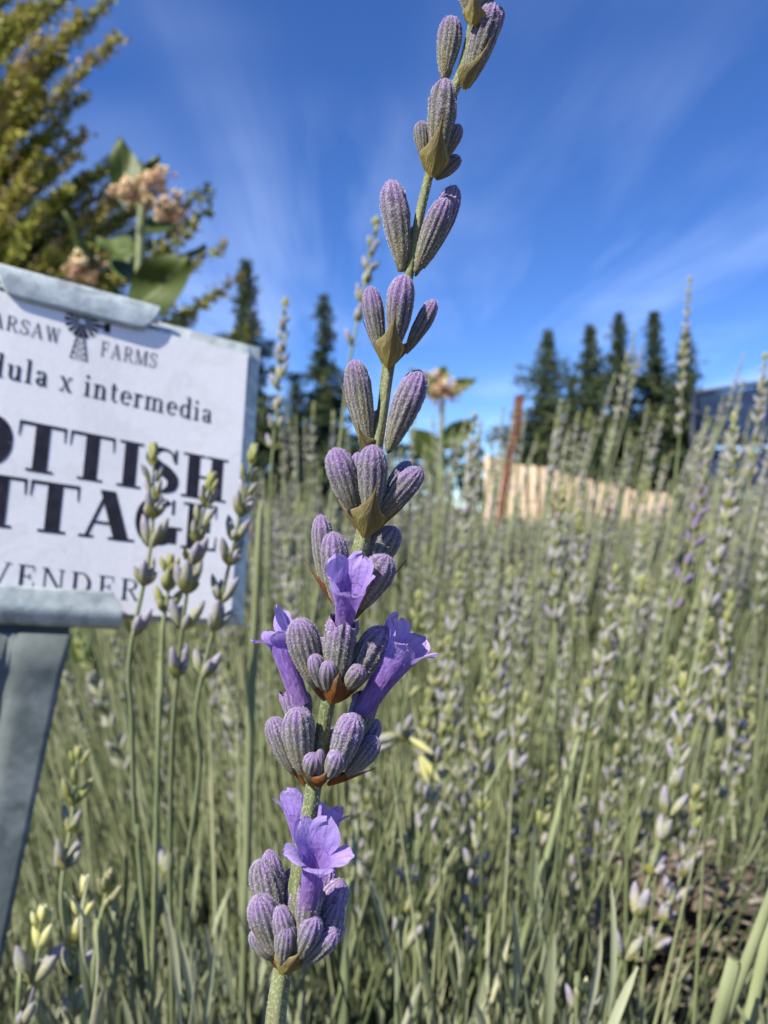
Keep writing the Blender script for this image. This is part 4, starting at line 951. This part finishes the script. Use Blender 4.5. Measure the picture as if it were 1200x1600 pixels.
def leaves():
    VV, FF, GG = [], [], []; off = 0
    prof = np.array([.35, .8, 1.0, .95, .75, .15])
    def leaf(base, d0, length, width, curl, g, n=6):
        nonlocal off
        d0 = d0 / np.linalg.norm(d0); side = np.cross(d0, np.array((fr.gauss(0, 1), fr.gauss(0, 1), .2))); side /= np.linalg.norm(side) + 1e-9; nrm = np.cross(side, d0)
        t = np.linspace(0, 1, n)[:, None]; c = base + d0 * length * t + nrm * (curl * length * t * t); w = (np.interp(t[:, 0], np.linspace(0, 1, 6), prof) * width / 2)[:, None]
        v = np.concatenate([c - side * w + nrm * w * .5, c, c + side * w + nrm * w * .5])
        f = [(i, n + i, n + i + 1, i + 1) for i in range(n - 1)] + [(n + i, 2*n + i, 2*n + i + 1, n + i + 1) for i in range(n - 1)]
        VV.append(v); FF.append(np.array(f) + off); GG.append(np.full(3 * n, g)); off += 3 * n
    def shoot(x, y, z0, hgt, nl, ll, lw, n):
        lean = np.array(((x / max(y, .2)) * .35 + fr.gauss(0, .16), fr.gauss(-.03, .16), 1.0)); a = fr.uniform(0, 6.28); gs = fr.gauss(.5, .2)
        for k in range(nl):
            f = k / nl; p = np.array((x, y, z0)) + lean * hgt * f; an = fr.uniform(.25, .6) * (1.1 - .5 * f); az = a + k * 1.57 + fr.gauss(0, .3)
            dr = np.array((math.cos(az) * an, math.sin(az) * an, 1.0)) + lean * .4
            leaf(p, dr, ll * fr.uniform(.6, 1.1), lw * fr.uniform(.8, 1.2), fr.gauss(-.12, .12), min(1, max(0, gs + fr.gauss(0, .18))), n)
    for i in range(950):                                           # near shoots
        while True:
            d = fr.uniform(.21, .62); px = fr.uniform(-120, 1320); x = (px - 600) / F * d
            if 960 < px < 1190 and d < .42 and fr.random() < .85: continue           # the bare patch with litter
            break
        top = H - fr.uniform(520, 860) / F * d if d < .36 else fr.uniform(.20, .31)
        if px < 110 and d < .28: continue
        top = min(.33, top); hgt = fr.uniform(.05, .09); shoot(x, d, top - hgt - .01, hgt, fr.randrange(10, 15), .034, .0021, 6)
    for i in range(120):                                           # shoots just under the lens
        d = fr.uniform(.15, .26); px = fr.uniform(110, 1300); py = fr.uniform(1380, 1720)
        if 960 < px < 1160 and fr.random() < .6: continue
        if 400 < px < 520 and d < .19: continue
        q = P(px, py, d); shoot(q.x, q.y, q.z - .03, .03, fr.randrange(4, 7), .022, .0016, 6)
    for i in range(1500):
        x, d = field_pos(.55, 2.0); top = fr.uniform(.18, .33); hgt = fr.uniform(.05, .12); shoot(x, d, top - hgt, hgt, 9, .036, .0027, 4)
    for i in range(1700):
        x, d = field_pos(1.8, 6.5); top = fr.uniform(.2, .36); hgt = fr.uniform(.08, .16); shoot(x, d, top - hgt, hgt, 6, .06, .007, 3)
    np_mesh('lavender_foliage', np.concatenate(VV), np.concatenate(FF), np.concatenate(GG), MAT['leaf'], True, 'narrow grey green lavender leaves at the base of the stems')
leaves()
def litter():
    VV, FF, GG = [], [], []; off = 0
    for i in range(6400):
        d = fr.uniform(.25, 1.3); x = fr.uniform(-.6, .65) * d; z = fr.uniform(.005, .05) if fr.random() < .7 else fr.uniform(.03, .14)
        if i > 5200:                                              # dead heart of the bush: a raised tangle of dry bits
            q = P(fr.gauss(1075, 55), fr.gauss(1475, 60), fr.uniform(.31, .42)); x, d, z = q
        a = fr.uniform(0, 6.28); l = fr.uniform(.006, .022); w = fr.uniform(.0008, .0022); dx = np.array((math.cos(a), math.sin(a), fr.gauss(0, .45))) * l; sd_ = np.array((-math.sin(a), math.cos(a), 0)) * w
        c = np.array((x, d, z)); b = np.array((0, 0, l * fr.gauss(.05, .18)))
        v = np.array([c - dx/2 - sd_, c - dx/2 + sd_, c - sd_ + b, c + sd_ + b, c + dx/2 - sd_, c + dx/2 + sd_, c + b + np.array((0, 0, w * 1.3))])
        VV.append(v); FF.append(np.array([(0, 1, 3, 2), (2, 3, 5, 4), (0, 2, 6, 6), (2, 4, 6, 6)])[:2] + off); GG.append(np.full(7, min(1, max(0, fr.gauss(.5, .3))))); off += 7
    np_mesh('dry_litter', np.concatenate(VV), np.concatenate(FF), np.concatenate(GG), MAT['litter'], False, 'brown dry twigs and leaf litter between the bushes')
litter()

# ---- bare stems crossing close to the lens
def bare(label, path, r0, seed):
    pts = [np.array(P(*q)) for q in path]; dd_ = pts[-1] - pts[-2]; kz = pts[-1][2] / max(.02, -dd_[2]); foot = np.array((pts[-1][0] + dd_[0] * kz * .75, pts[-1][1] + dd_[1] * kz * .5 + .02, 0)); sp = smooth_path(pts + [foot], 6); mb = MB()
    tube(mb, sp, [r0 * (.25 if i == 0 else .6 if i == 1 else .8 + .3 * i / len(sp)) for i in range(len(sp))], 8, square=.06)
    root = thing('lavender_stalk', V(foot), label, 'stalk', 'bare lavender stalks'); mb.obj('stem', MAT['stem'], root); return root
bare('dark upright lavender stem just past the free edge of the card', [(408, 780, .25), (402, 900, .25), (396, 1050, .252), (388, 1250, .255)], .0013, 1)
bare('thick pale stem slanting through the lower corner by the litter', [(1240, 1310, .15), (1190, 1440, .15), (1130, 1600, .152), (1080, 1750, .155)], .0012, 2)
bare('second thick stem in the lower corner by the litter', [(1250, 1400, .16), (1205, 1500, .16), (1165, 1620, .162)], .0013, 3)
bare('long straight stem rising beside the lowest whorl', [(560, 1270, .21), (548, 1400, .205), (532, 1600, .205)], .0011, 4)
bare('long straight stem below the drooping yellow bud', [(690, 1400, .23), (668, 1500, .228), (650, 1640, .228)], .0010, 5)
bare('long slanting stem beside the clear stem of the long spike', [(905, 1150, .25), (860, 1320, .245), (790, 1600, .24)], .0012, 6)

# ------------------------------------------------------------------ far things: fence, posts, canopy, trees, milkweed
def m_board():
    n = NT('raw_pine_board'); c = n.ramp(n.noise(6, 5, .6, stretch=(6, 6, .5)), [(.3, (.60, .42, .26)), (.7, (.80, .62, .44))])
    n.color(n.hsv(c, .5, 1.0, n.math('ADD', n.math('MULTIPLY', n.rand(), .3), .85))).rough(.7); n.bump(n.noise(20, 4, stretch=(8, 8, .5)), .3, .01); return n.m
def m_rust():
    n = NT('rusty_steel'); n.color(n.ramp(n.noise(30, 5, .6), [(.3, (.10, .032, .016)), (.7, (.22, .075, .040))])).rough(.8); return n.m
def m_tarp():
    n = NT('blue_shade_cloth'); n.color(n.ramp(n.noise(3, 4), [(.3, (.008, .018, .045)), (.7, (.016, .032, .072))])).rough(.8, .2); n.translucent(.08); return n.m
def m_tarp2():
    n = NT('pale_blue_cloth'); n.color(n.ramp(n.noise(3, 4), [(.3, (.05, .10, .22)), (.7, (.09, .16, .30))])).rough(.6, .3); n.translucent(.3); return n.m
BOARD, RUST, TARP, TARP2 = m_board(), m_rust(), m_tarp(), m_tarp2()
def slab(mb, a, b, zt_a, zt_b, zb, th, dog=.0, m=0):
    d = (b - a); d.z = 0; nrm = V((d.y, -d.x, 0)).normalized() * th / 2
    c = [V((a.x, a.y, zb)), V((b.x, b.y, zb)), V((b.x, b.y, zt_b - dog)), V((b.x, b.y, zt_b - dog)).lerp(V((a.x, a.y, zt_a - dog)), .25) + V((0, 0, dog)), V((a.x, a.y, zt_a - dog)).lerp(V((b.x, b.y, zt_b - dog)), .25) + V((0, 0, dog)), V((a.x, a.y, zt_a - dog))]
    vv = [p - nrm for p in c] + [p + nrm for p in c]; n = 6
    mb.add(vv, [tuple(range(n))[::-1], tuple(range(n, 2*n))] + [(i, (i+1) % n, n + (i+1) % n, n + i) for i in range(n)], m)
def fence():
    A = P(756, 711, 7.0); B = P(1060, 778, 6.7); N = 17
    root = thing('board_fence', V((A.x, A.y, 0)), 'low fence of raw orange tan pine boards with stepped sloping top', 'fence')
    fr2 = random.Random(8)
    for i in range(N):
        f0 = i / N + .004; f1 = (i + 1) / N - (.012 if fr2.random() < .7 else .004)
        a = A.lerp(B, f0); b = A.lerp(B, f1); mb = MB(); dz = fr2.gauss(0, .012)
        off = V((.0, fr2.gauss(0, .006), 0)); slab(mb, a + off, b + off, a.z + dz, b.z + dz, .05, .022, .012); mb.obj('board', BOARD, root, smooth=False)
    for zf in (.45, .16):
        mb = MB(); a = A + V((0, .05, 0)); b = B + V((0, .05, 0))
        q0, q1 = V((a.x, a.y, zf + .12)), V((b.x, b.y, zf)); tube(mb, [q0, q1], .035, 4); mb.obj('rail', BOARD, root, smooth=False)
fence()
def post(label, top, bot_px, d, w, lean=0.0, flange=True):
    t = P(*top, d); b = P(*bot_px, d); f = (t.z) / max(1e-3, t.z - b.z); foot = t.lerp(b, f); foot.z = 0
    root = thing('metal_post', foot, label, 'post', 'rusty fence posts'); dr = (t - foot).normalized(); x = V((1, 0, 0))
    mb = MB(); M = frame(foot, dr, (0, -1, 0)); L = (t - foot).length; a = w / 2; k = a * .25
    prof = [(-a, -k), (a, -k), (a, k), (k, k), (k, a * 1.2), (-k, a * 1.2), (-k, k), (-a, k)]                   # T section
    vv = [M @ V((p[0], -p[1], 0)) for p in prof] + [M @ V((p[0], -p[1], L)) for p in prof]; n = 8
    mb.add(vv, [(i, (i+1) % n, n + (i+1) % n, n + i) for i in range(n)] + [(0, 1, 2, 3, 6, 7)[::-1], (8, 9, 10, 11, 14, 15), (11, 12, 13, 14), (3, 6, 5, 4)]); mb.obj('post', RUST, root, smooth=False)
    mb = MB(); nst = 10
    for i in range(nst):
        z = L * (.3 + .65 * i / nst); q = [M @ V((sx * a * .5, k + (.004 if sy else -.001), z + sz * .006)) for sz in (0, 1) for sy in (0, 1) for sx in (-1, 1)]
        mb.add(q, [(0, 1, 3, 2), (4, 6, 7, 5), (0, 4, 5, 1), (2, 3, 7, 6), (0, 2, 6, 4), (1, 5, 7, 3)])
    o = mb.obj('studs', RUST, root, smooth=False); tag(o, kind='stuff')
post('tall rusty red steel post at the end of the board fence', (812, 618), (797, 720), 5.6, .062)
post('short rusty post before the middle boards', (950, 792), (942, 880), 4.6, .040)
post('short rusty stub under the second pale board', (870, 770), (866, 850), 5.6, .045)
def canopy():
    root = thing('shade_canopy', V((P(1180, 800, 9).x, 9, 0)), 'dark blue shade cloth canopy stretched on a pole frame', 'canopy')
    def sheet(name, c, n, m, sag, mat, th=.01):
        mb = MB(); vv = []
        for j in range(m + 1):
            for i in range(n + 1):
                u, v = i / n, j / m; p = c[0].lerp(c[1], u).lerp(c[3].lerp(c[2], u), v); p.z -= sag * math.sin(u * math.pi * 3) ** 2 * .3 + sag * math.sin(v * math.pi); vv.append(p)
        k = len(vv); vv += [p - V((0, 0, th)) for p in vv]; w = n + 1
        ff = [(j*w+i, j*w+i+1, (j+1)*w+i+1, (j+1)*w+i) for j in range(m) for i in range(n)]; ff += [tuple(k + q for q in f[::-1]) for f in ff]
        mb.add(vv, ff); return mb.obj(name, mat, root)
    a, b = P(1086, 617, 9.6), P(1460, 560, 10.4); c, d = P(1500, 705, 8.4), P(1082, 688, 8.2)
    sheet('roof_cloth', [a, b, c, d], 18, 6, .10, TARP)
    e, f = P(1100, 700, 8.25), P(1500, 718, 8.45)
    sheet('side_cloth', [e, f, V((f.x, f.y, f.z - .42)), V((e.x, e.y, e.z - .42))], 18, 5, .03, TARP2)
    for p in (a, d, b, c):
        mb = MB(); tube(mb, [V((p.x, p.y, 0)), p + V((0, 0, .02))], .025, 8); mb.obj('pole', RUST2, root)
    for p, q in ((a, b), (d, c), (a, d)):
        mb = MB(); tube(mb, [p + V((0, 0, .02)), q + V((0, 0, .02))], .03, 8); mb.obj('rail', RUST2, root)
    mb = MB(); tube(mb, smooth_path([np.array(P(1084, 642, 8.0)), np.array(P(1130, 668, 8.0)), np.array(P(1190, 700, 8.0)), np.array(P(1300, 735, 8.0))], 5), .022, 8); mb.obj('guy_strap', RUST2, root)
n_ = NT('dark_frame_steel'); n_.color(n_.ramp(n_.noise(9, 3), [(.3, (.02, .025, .04)), (.7, (.04, .045, .06))])).rough(.5); RUST2 = n_.m
canopy()

# trees
def foliage_mat(name, stops):
    n = NT(name); g = n.val('g'); n.color(n.ramp(g, stops)).rough(.75, .2); n.translucent(.15); return n.m
def m_bark():
    n = NT('bark'); n.color(n.ramp(n.noise(14, 5, .6, stretch=(3, 3, .6)), [(.3, (.045, .032, .024)), (.7, (.13, .095, .07))])).rough(.9, .1); n.bump(n.noise(30, 4), .6, .02); return n.m
BARK = m_bark()
PINE = foliage_mat('pine_needles', [(0, (.026, .046, .022)), (.5, (.062, .088, .042)), (1, (.15, .17, .075))])
CED = foliage_mat('cedar_sprays', [(0, (.035, .055, .014)), (.3, (.11, .145, .028)), (.58, (.28, .31, .05)), (.86, (.48, .43, .10)), (1, (.44, .31, .16))])
def crown_mesh(parent, name, quads, gs, mat):
    q = np.array(quads).reshape(-1, 3); f = np.arange(len(q)).reshape(-1, 4); me = bpy.data.meshes.new(name); me.from_pydata(q.tolist(), [], f.tolist()); me.materials.append(mat)
    a = me.attributes.new('g', 'FLOAT', 'POINT'); a.data.foreach_set('value', np.repeat(np.array(gs, dtype=np.float32), 4)); o = link(name, me, parent); return tag(o, kind='stuff')
def leafquad(p, d, l, w, r):
    d = d.normalized(); s = d.cross(V((r.gauss(0, 1), r.gauss(0, 1), r.gauss(0, 1)))); s.normalize(); m = p + d * l * .5
    return [tuple(p), tuple(m + s * w * .5), tuple(p + d * l), tuple(m - s * w * .5)]
def conifer(label, px, ptop, wpx, d, seed, low=.12, gap=.0):
    r = random.Random(seed); top = P(px, ptop, d); h = top.z; x0, y0 = top.x, top.y; R = wpx / F * d / 2
    root = thing('pine_tree', V((x0, y0, 0)), label, 'tree', 'far conifers on the skyline')
    mb = MB(); tube(mb, [V((x0, y0, 0)), V((x0 + .05, y0, h * .5)), V((x0, y0, h * .97))], [h * .018, h * .011, .02], 8); mb.obj('trunk', BARK, root)
    quads = []; gs = []; z = h * low
    while z < h * .995:
        f = (z / h - low) / (1 - low); rad = R * 1.15 * (1 - f) ** .95 * (.45 + .95 * r.random()) * (1 + .25 * math.sin(f * 21 + seed)) * (1 - .35 * max(0, .25 - f) / .25)
        nb = max(3, int(6 - 2 * f)); a0 = r.uniform(0, 6.28)
        for k in range(nb):
            a = a0 + 6.28 * k / nb + r.gauss(0, .3); ln = rad * r.uniform(.55, 1.15) + .08
            if r.random() < gap: continue
            dirb = V((math.cos(a), math.sin(a), .25 - .45 * (1 - f))); n = max(4, int(9 * ln / 1.2)); tint = r.gauss(.45, .22)
            for i in range(n):
                u = (i + r.random()) / n; p = V((x0, y0, z)) + dirb * ln * u + V((0, 0, -.10 * ln * u * u))
                for c in range(9):
                    dd = dirb * .5 + V((r.gauss(0, .6), r.gauss(0, .6), r.gauss(.05, .45))); l = r.uniform(.22, .50) * (.4 + .6 * (1 - f)) * h / 10
                    quads += leafquad(p + V((r.gauss(0, .09), r.gauss(0, .09), r.gauss(0, .09))), dd, l, l * .42, r); gs.append(min(1, max(0, tint + r.gauss(0, .18))))
        z += h * .018 * r.uniform(.7, 1.3)
    crown_mesh(root, 'crown', quads, gs, PINE)
conifer('far pine above the corner of the zinc plate', 384, 410, 150, 38, 1, .05)
conifer('far pine with dark pointed top behind the sharp spike, sign side', 506, 460, 180, 40, 2, .05, .25)
conifer('lower far conifer beside the dark pointed pine', 462, 585, 150, 42, 3, .05)
conifer('broad dark far pine beside the rusty red post', 856, 518, 215, 36, 4, .06)
conifer('narrow far pine second from the rusty red post', 922, 506, 160, 44, 5, .06)
conifer('narrow far pine third from the rusty red post', 967, 492, 175, 42, 6, .06)
conifer('narrow far pine fourth from the rusty red post', 1022, 488, 150, 43, 7, .06)
conifer('far pine behind the tallest lavender spike', 1072, 520, 170, 40, 8, .06)
conifer('small far pine low between the pines by the post', 892, 600, 90, 48, 9, .03)
conifer('small far pine low beside the blue canopy', 1046, 600, 90, 47, 10, .03)

def distant_wood():
    r = random.Random(12); quads = []; gs = []
    for i in range(5200):
        a = r.uniform(-.75, .75); d = r.uniform(66, 82); x = math.tan(a) * d; hmax = 4.6 + 1.6 * math.sin(x * .13) + 1.0 * math.sin(x * .41 + 1) + .6 * math.sin(x * 1.1); z = hmax * (1 - r.random() ** 1.6) ; l = r.uniform(.7, 1.6)
        quads += leafquad(V((x, d, max(.1, z))), V((r.gauss(0, 1), r.gauss(0, 1), r.gauss(.3, .8))), l, l * .6, r); gs.append(min(1, max(0, r.gauss(.4, .25))))
    o = crown_mesh(None, 'distant_wood', quads, gs, PINE); tag(o, 'low dark belt of woodland along the horizon')
distant_wood()
def cedar():
    r = random.Random(77); D = 2.3; base = V((P(-230, 800, D).x, D + .15, 0)); top = V((base.x + .05, base.y, 2.9))
    root = thing('cedar_shrub', base, 'bushy conifer with olive and brown tipped sprays behind the name card', 'shrub')
    mb = MB(); tube(mb, [base, base.lerp(top, .5) + V((.03, 0, 0)), top], [.05, .035, .008], 8); mb.obj('trunk', BARK, root)
    tips = [(178, 68, 0), (165, 8, .05), (120, 30, .0), (140, -40, .1), (60, 70, -.2), (90, 100, .1), (126, 156, .05), (50, 140, -.1), (30, 110, 0), (128, 215, .1), (95, 205, .15), (60, 250, -.1), (20, 215, -.2), (345, 386, .25), (322, 300, .2), (320, 335, .3), (300, 360, .1), (250, 300, .3), (160, 330, .0), (150, 270, .2), (200, 300, .35), (100, 300, -.1), (60, 330, -.2), (30, 300, -.2), (140, 390, -.05), (80, 400, -.15), (200, 400, .1), (250, 400, .2), (30, 390, -.2), (370, 440, .3), (330, 470, .25), (300, 500, .2), (260, 480, .1), (380, 520, .25), (180, 440, -.1), (110, 440, -.1), (10, 50, -.1), (40, 10, .1), (90, -20, 0), (15, 170, 0), (-30, 100, -.2), (-30, 260, -.1), (-20, 20, .2), (-40, 350, -.2), (350, 560, .2), (290, 560, .2), (200, 540, .1), (100, 520, 0)]
    for i in range(26): tips.append((r.uniform(-330, 90), r.uniform(-260, 520), r.uniform(.0, .7)))
    for i in range(26): tips.append((r.uniform(-60, 250), r.uniform(235, 450), r.uniform(.15, .55)))
    quads = []; gs = []; wood = MB()
    for tx, ty, dd in tips:
        t = P(tx, ty, D + dd); reach = (t - base); reach.z = 0; zb = max(.1, t.z - .25 - .55 * reach.length * .5); b = V((base.x, base.y, zb))
        L = (t - b).length; mid_ = b.lerp(t, .55) + V((0, 0, -.05 * L)); path = [V(p) for p in smooth_path([np.array(b), np.array(mid_), np.array(t)], 14)]
        tube(wood, path, [.010 * (1 - i / len(path)) + .0015 for i in range(len(path))], 5)
        tone = r.gauss(.40, .12); n = len(path)
        for i in range(int(n * .22), n):
            d = (path[min(i+1, n-1)] - path[max(i-1, 0)]).normalized(); f = i / n
            for s in range(6):
                sd_ = d.cross(V((r.gauss(0, 1), r.gauss(0, 1), r.gauss(0, 1)))).normalized(); tl = r.uniform(.03, .10) * (1.15 - .75 * f); td = (d * .9 + sd_ * .8 + V((0, 0, .15))).normalized(); tw = tone + r.gauss(0, .12) + .22 * f
                m = int(tl / .0075) + 2
                for k in range(m):
                    p = path[i] + td * tl * k / m
                    for c in range(2):
                        l = r.uniform(.010, .020); quads += leafquad(p + V((r.gauss(0, .004), r.gauss(0, .004), r.gauss(0, .004))), td * .6 + V((r.gauss(0, .6), r.gauss(0, .6), r.gauss(.1, .5))), l, l * .55, r); gs.append(min(1, max(0, tw + .22 * k / m + r.gauss(0, .10))))
    wood.obj('branches', BARK, root)
    crown_mesh(root, 'foliage', quads, gs, CED)
cedar()

def m_mleaf():
    n = NT('milkweed_leaf'); t = n.val('t'); g = n.val('g')
    c = n.ramp(n.noise(25, 4), [(.3, (.055, .085, .015)), (.7, (.11, .15, .028))]); c = n.mix(n.ramp(g, [(.0, (1, 1, 1)), (.10, (0, 0, 0))]), c, (.26, .29, .12))
    n.color(c).rough(.5, .35); n.translucent(.35, (.20, .26, .03)); n.bump(n.noise(60, 3), .3, .002); return n.m
MLEAF = m_mleaf()
def m_floret():
    n = NT('milkweed_floret'); n.color(n.ramp(n.val('g'), [(0, (.46, .25, .16)), (.45, (.68, .46, .26)), (1, (.90, .80, .50))])).rough(.7); n.translucent(.2); return n.m
FLOR = m_floret()
def bigleaf(root, base, tip, wid, out, fold=.25, curl=.1):
    mb = MB(); L = (tip - base).length; M = frame(base, tip - base, out, (1, 1, 1)); nv, nu = 12, 7; vv = []; gg = []
    for s in (0, 1):
        for j in range(nv + 1):
            v = j / nv; w = wid * math.sin(math.pi * min(1, v * .97 + .03) ** .85) ** .75 * .5
            for i in range(nu):
                u = -1 + 2 * i / (nu - 1); vv.append(M @ V((u * w, fold * abs(u) * w + curl * L * (v * v - v) + .004 * math.sin(9 * v + 3 * u) - s * .0006, v * L))); gg.append(abs(u))
    k = (nv + 1) * nu; ff = [(j*nu+i, j*nu+i+1, (j+1)*nu+i+1, (j+1)*nu+i) for j in range(nv) for i in range(nu - 1)]; ff += [tuple(k + q for q in f[::-1]) for f in ff]
    mb.add(vv, ff, 0, [0] * len(vv), gg); return mb.obj('leaf', MLEAF, root)
def umbel(root, c, R, n, r):
    mb = MB()
    for i in range(n):
        d = V((r.gauss(0, 1), r.gauss(0, 1) - .3, r.gauss(0, 1) + .2)).normalized(); p = c + V((d.x, d.y, d.z * .8)) * R * r.uniform(.35, 1.6); g = r.random() * .6 + .35 * max(0, d.z)
        tube(mb, [c, p], .0006, 3)
        for k in range(5):
            a = k * 1.257; x, y = basis(d); e = (x * math.cos(a) + y * math.sin(a)); s_ = e.cross(d); q = p + e * .0045 - d * .001
            o = len(mb.v); mb.add([p, q + s_ * .0024, p + e * .008 - d * .003, q - s_ * .0024], [(0, 1, 2, 3)], 0, None, [g] * 4)
        top = p + d * .004; x, y = basis(d); h = [p + (x * math.cos(k * 1.57) + y * math.sin(k * 1.57)) * .003 for k in range(4)]; mb.add(h + [top], [(0, 1, 4), (1, 2, 4), (2, 3, 4), (3, 0, 4)], 0, None, [min(1, g + .3)] * 5)
    o = mb.obj('flower_cluster', FLOR, root, smooth=False); return tag(o, kind='stuff')
def milkweed():
    r = random.Random(9); D = 1.15; foot = V((P(215, 800, D).x - .02, D, 0))
    root = thing('milkweed_plant', foot, 'broad leaved plant with cream and pink flower clusters above the name card', 'plant', 'broad leaved milkweed plants')
    mb = MB(); tube(mb, smooth_path([np.array(foot), np.array(P(205, 700, D)), np.array(P(215, 480, D)), np.array(P(222, 330, D)), np.array(P(232, 262, D))], 6), [.006] * 24 + [.003], 8); mb.obj('stem', MAT['stem'], root)
    bigleaf(root, P(205, 325, D + .02), P(186, 212, D + .05), .048, (.35, -1, -.1), .2)
    bigleaf(root, P(188, 462, D), P(100, 330, D - .03), .036, (-.7, -.35, .5), .5, -.1)
    bigleaf(root, P(205, 490, D), P(298, 398, D - .04), .074, (-.55, -.75, -.4), .25, .15)
    bigleaf(root, P(255, 420, D + .01), P(322, 384, D - .02), .024, (-.2, -.5, .8), .2)
    bigleaf(root, P(224, 288, D), P(248, 242, D - .02), .020, (.4, -.8, .2), .3)
    bigleaf(root, P(210, 640, D), P(90, 580, D + .06), .06, (-.3, -.6, .7), .3); bigleaf(root, P(206, 660, D), P(290, 600, D + .08), .06, (.3, -.6, .7), .3)
    bigleaf(root, P(90, 985, .60), P(148, 1040, .58), .018, (.2, -.7, .6), .3)
    bigleaf(root, P(215, 400, D), P(150, 372, D + .05), .045, (-.2, -.6, .8), .3); bigleaf(root, P(220, 360, D + .02), P(292, 350, D + .10), .05, (.2, -.5, .8), .3); bigleaf(root, P(216, 430, D + .02), P(180, 380, D + .10), .055, (-.1, -1, .2), .2)
    umbel(root, P(205, 305, D - .04), .024, 46, r); umbel(root, P(242, 285, D - .05), .020, 34, r); umbel(root, P(262, 330, D - .04), .025, 50, r); umbel(root, P(128, 425, D - .01), .026, 40, r)
    D = 2.0; foot = V((P(690, 800, D).x, D, 0)); root = thing('milkweed_plant', foot, 'blurred pink flowered plant peeping over the spikes beside the sharp spike', 'plant', 'broad leaved milkweed plants')
    mb = MB(); tube(mb, smooth_path([np.array(foot), np.array(P(690, 700, D)), np.array(P(694, 590, D))], 6), .006, 8); mb.obj('stem', MAT['stem'], root)
    umbel(root, P(692, 608, D - .02), .046, 70, r)
    bigleaf(root, P(690, 622, D), P(640, 576, D + .02), .05, (-.3, -.7, .6), .3); bigleaf(root, P(694, 618, D), P(745, 590, D), .04, (.3, -.8, .5), .3); bigleaf(root, P(688, 600, D + .02), P(694, 570, D + .03), .04, (0, -1, .2), .2); bigleaf(root, P(688, 720, D), P(640, 670, D), .07, (-.2, -.9, .4), .3); bigleaf(root, P(690, 700, D), P(740, 655, D), .06, (.2, -.9, .4), .3)
milkweed()
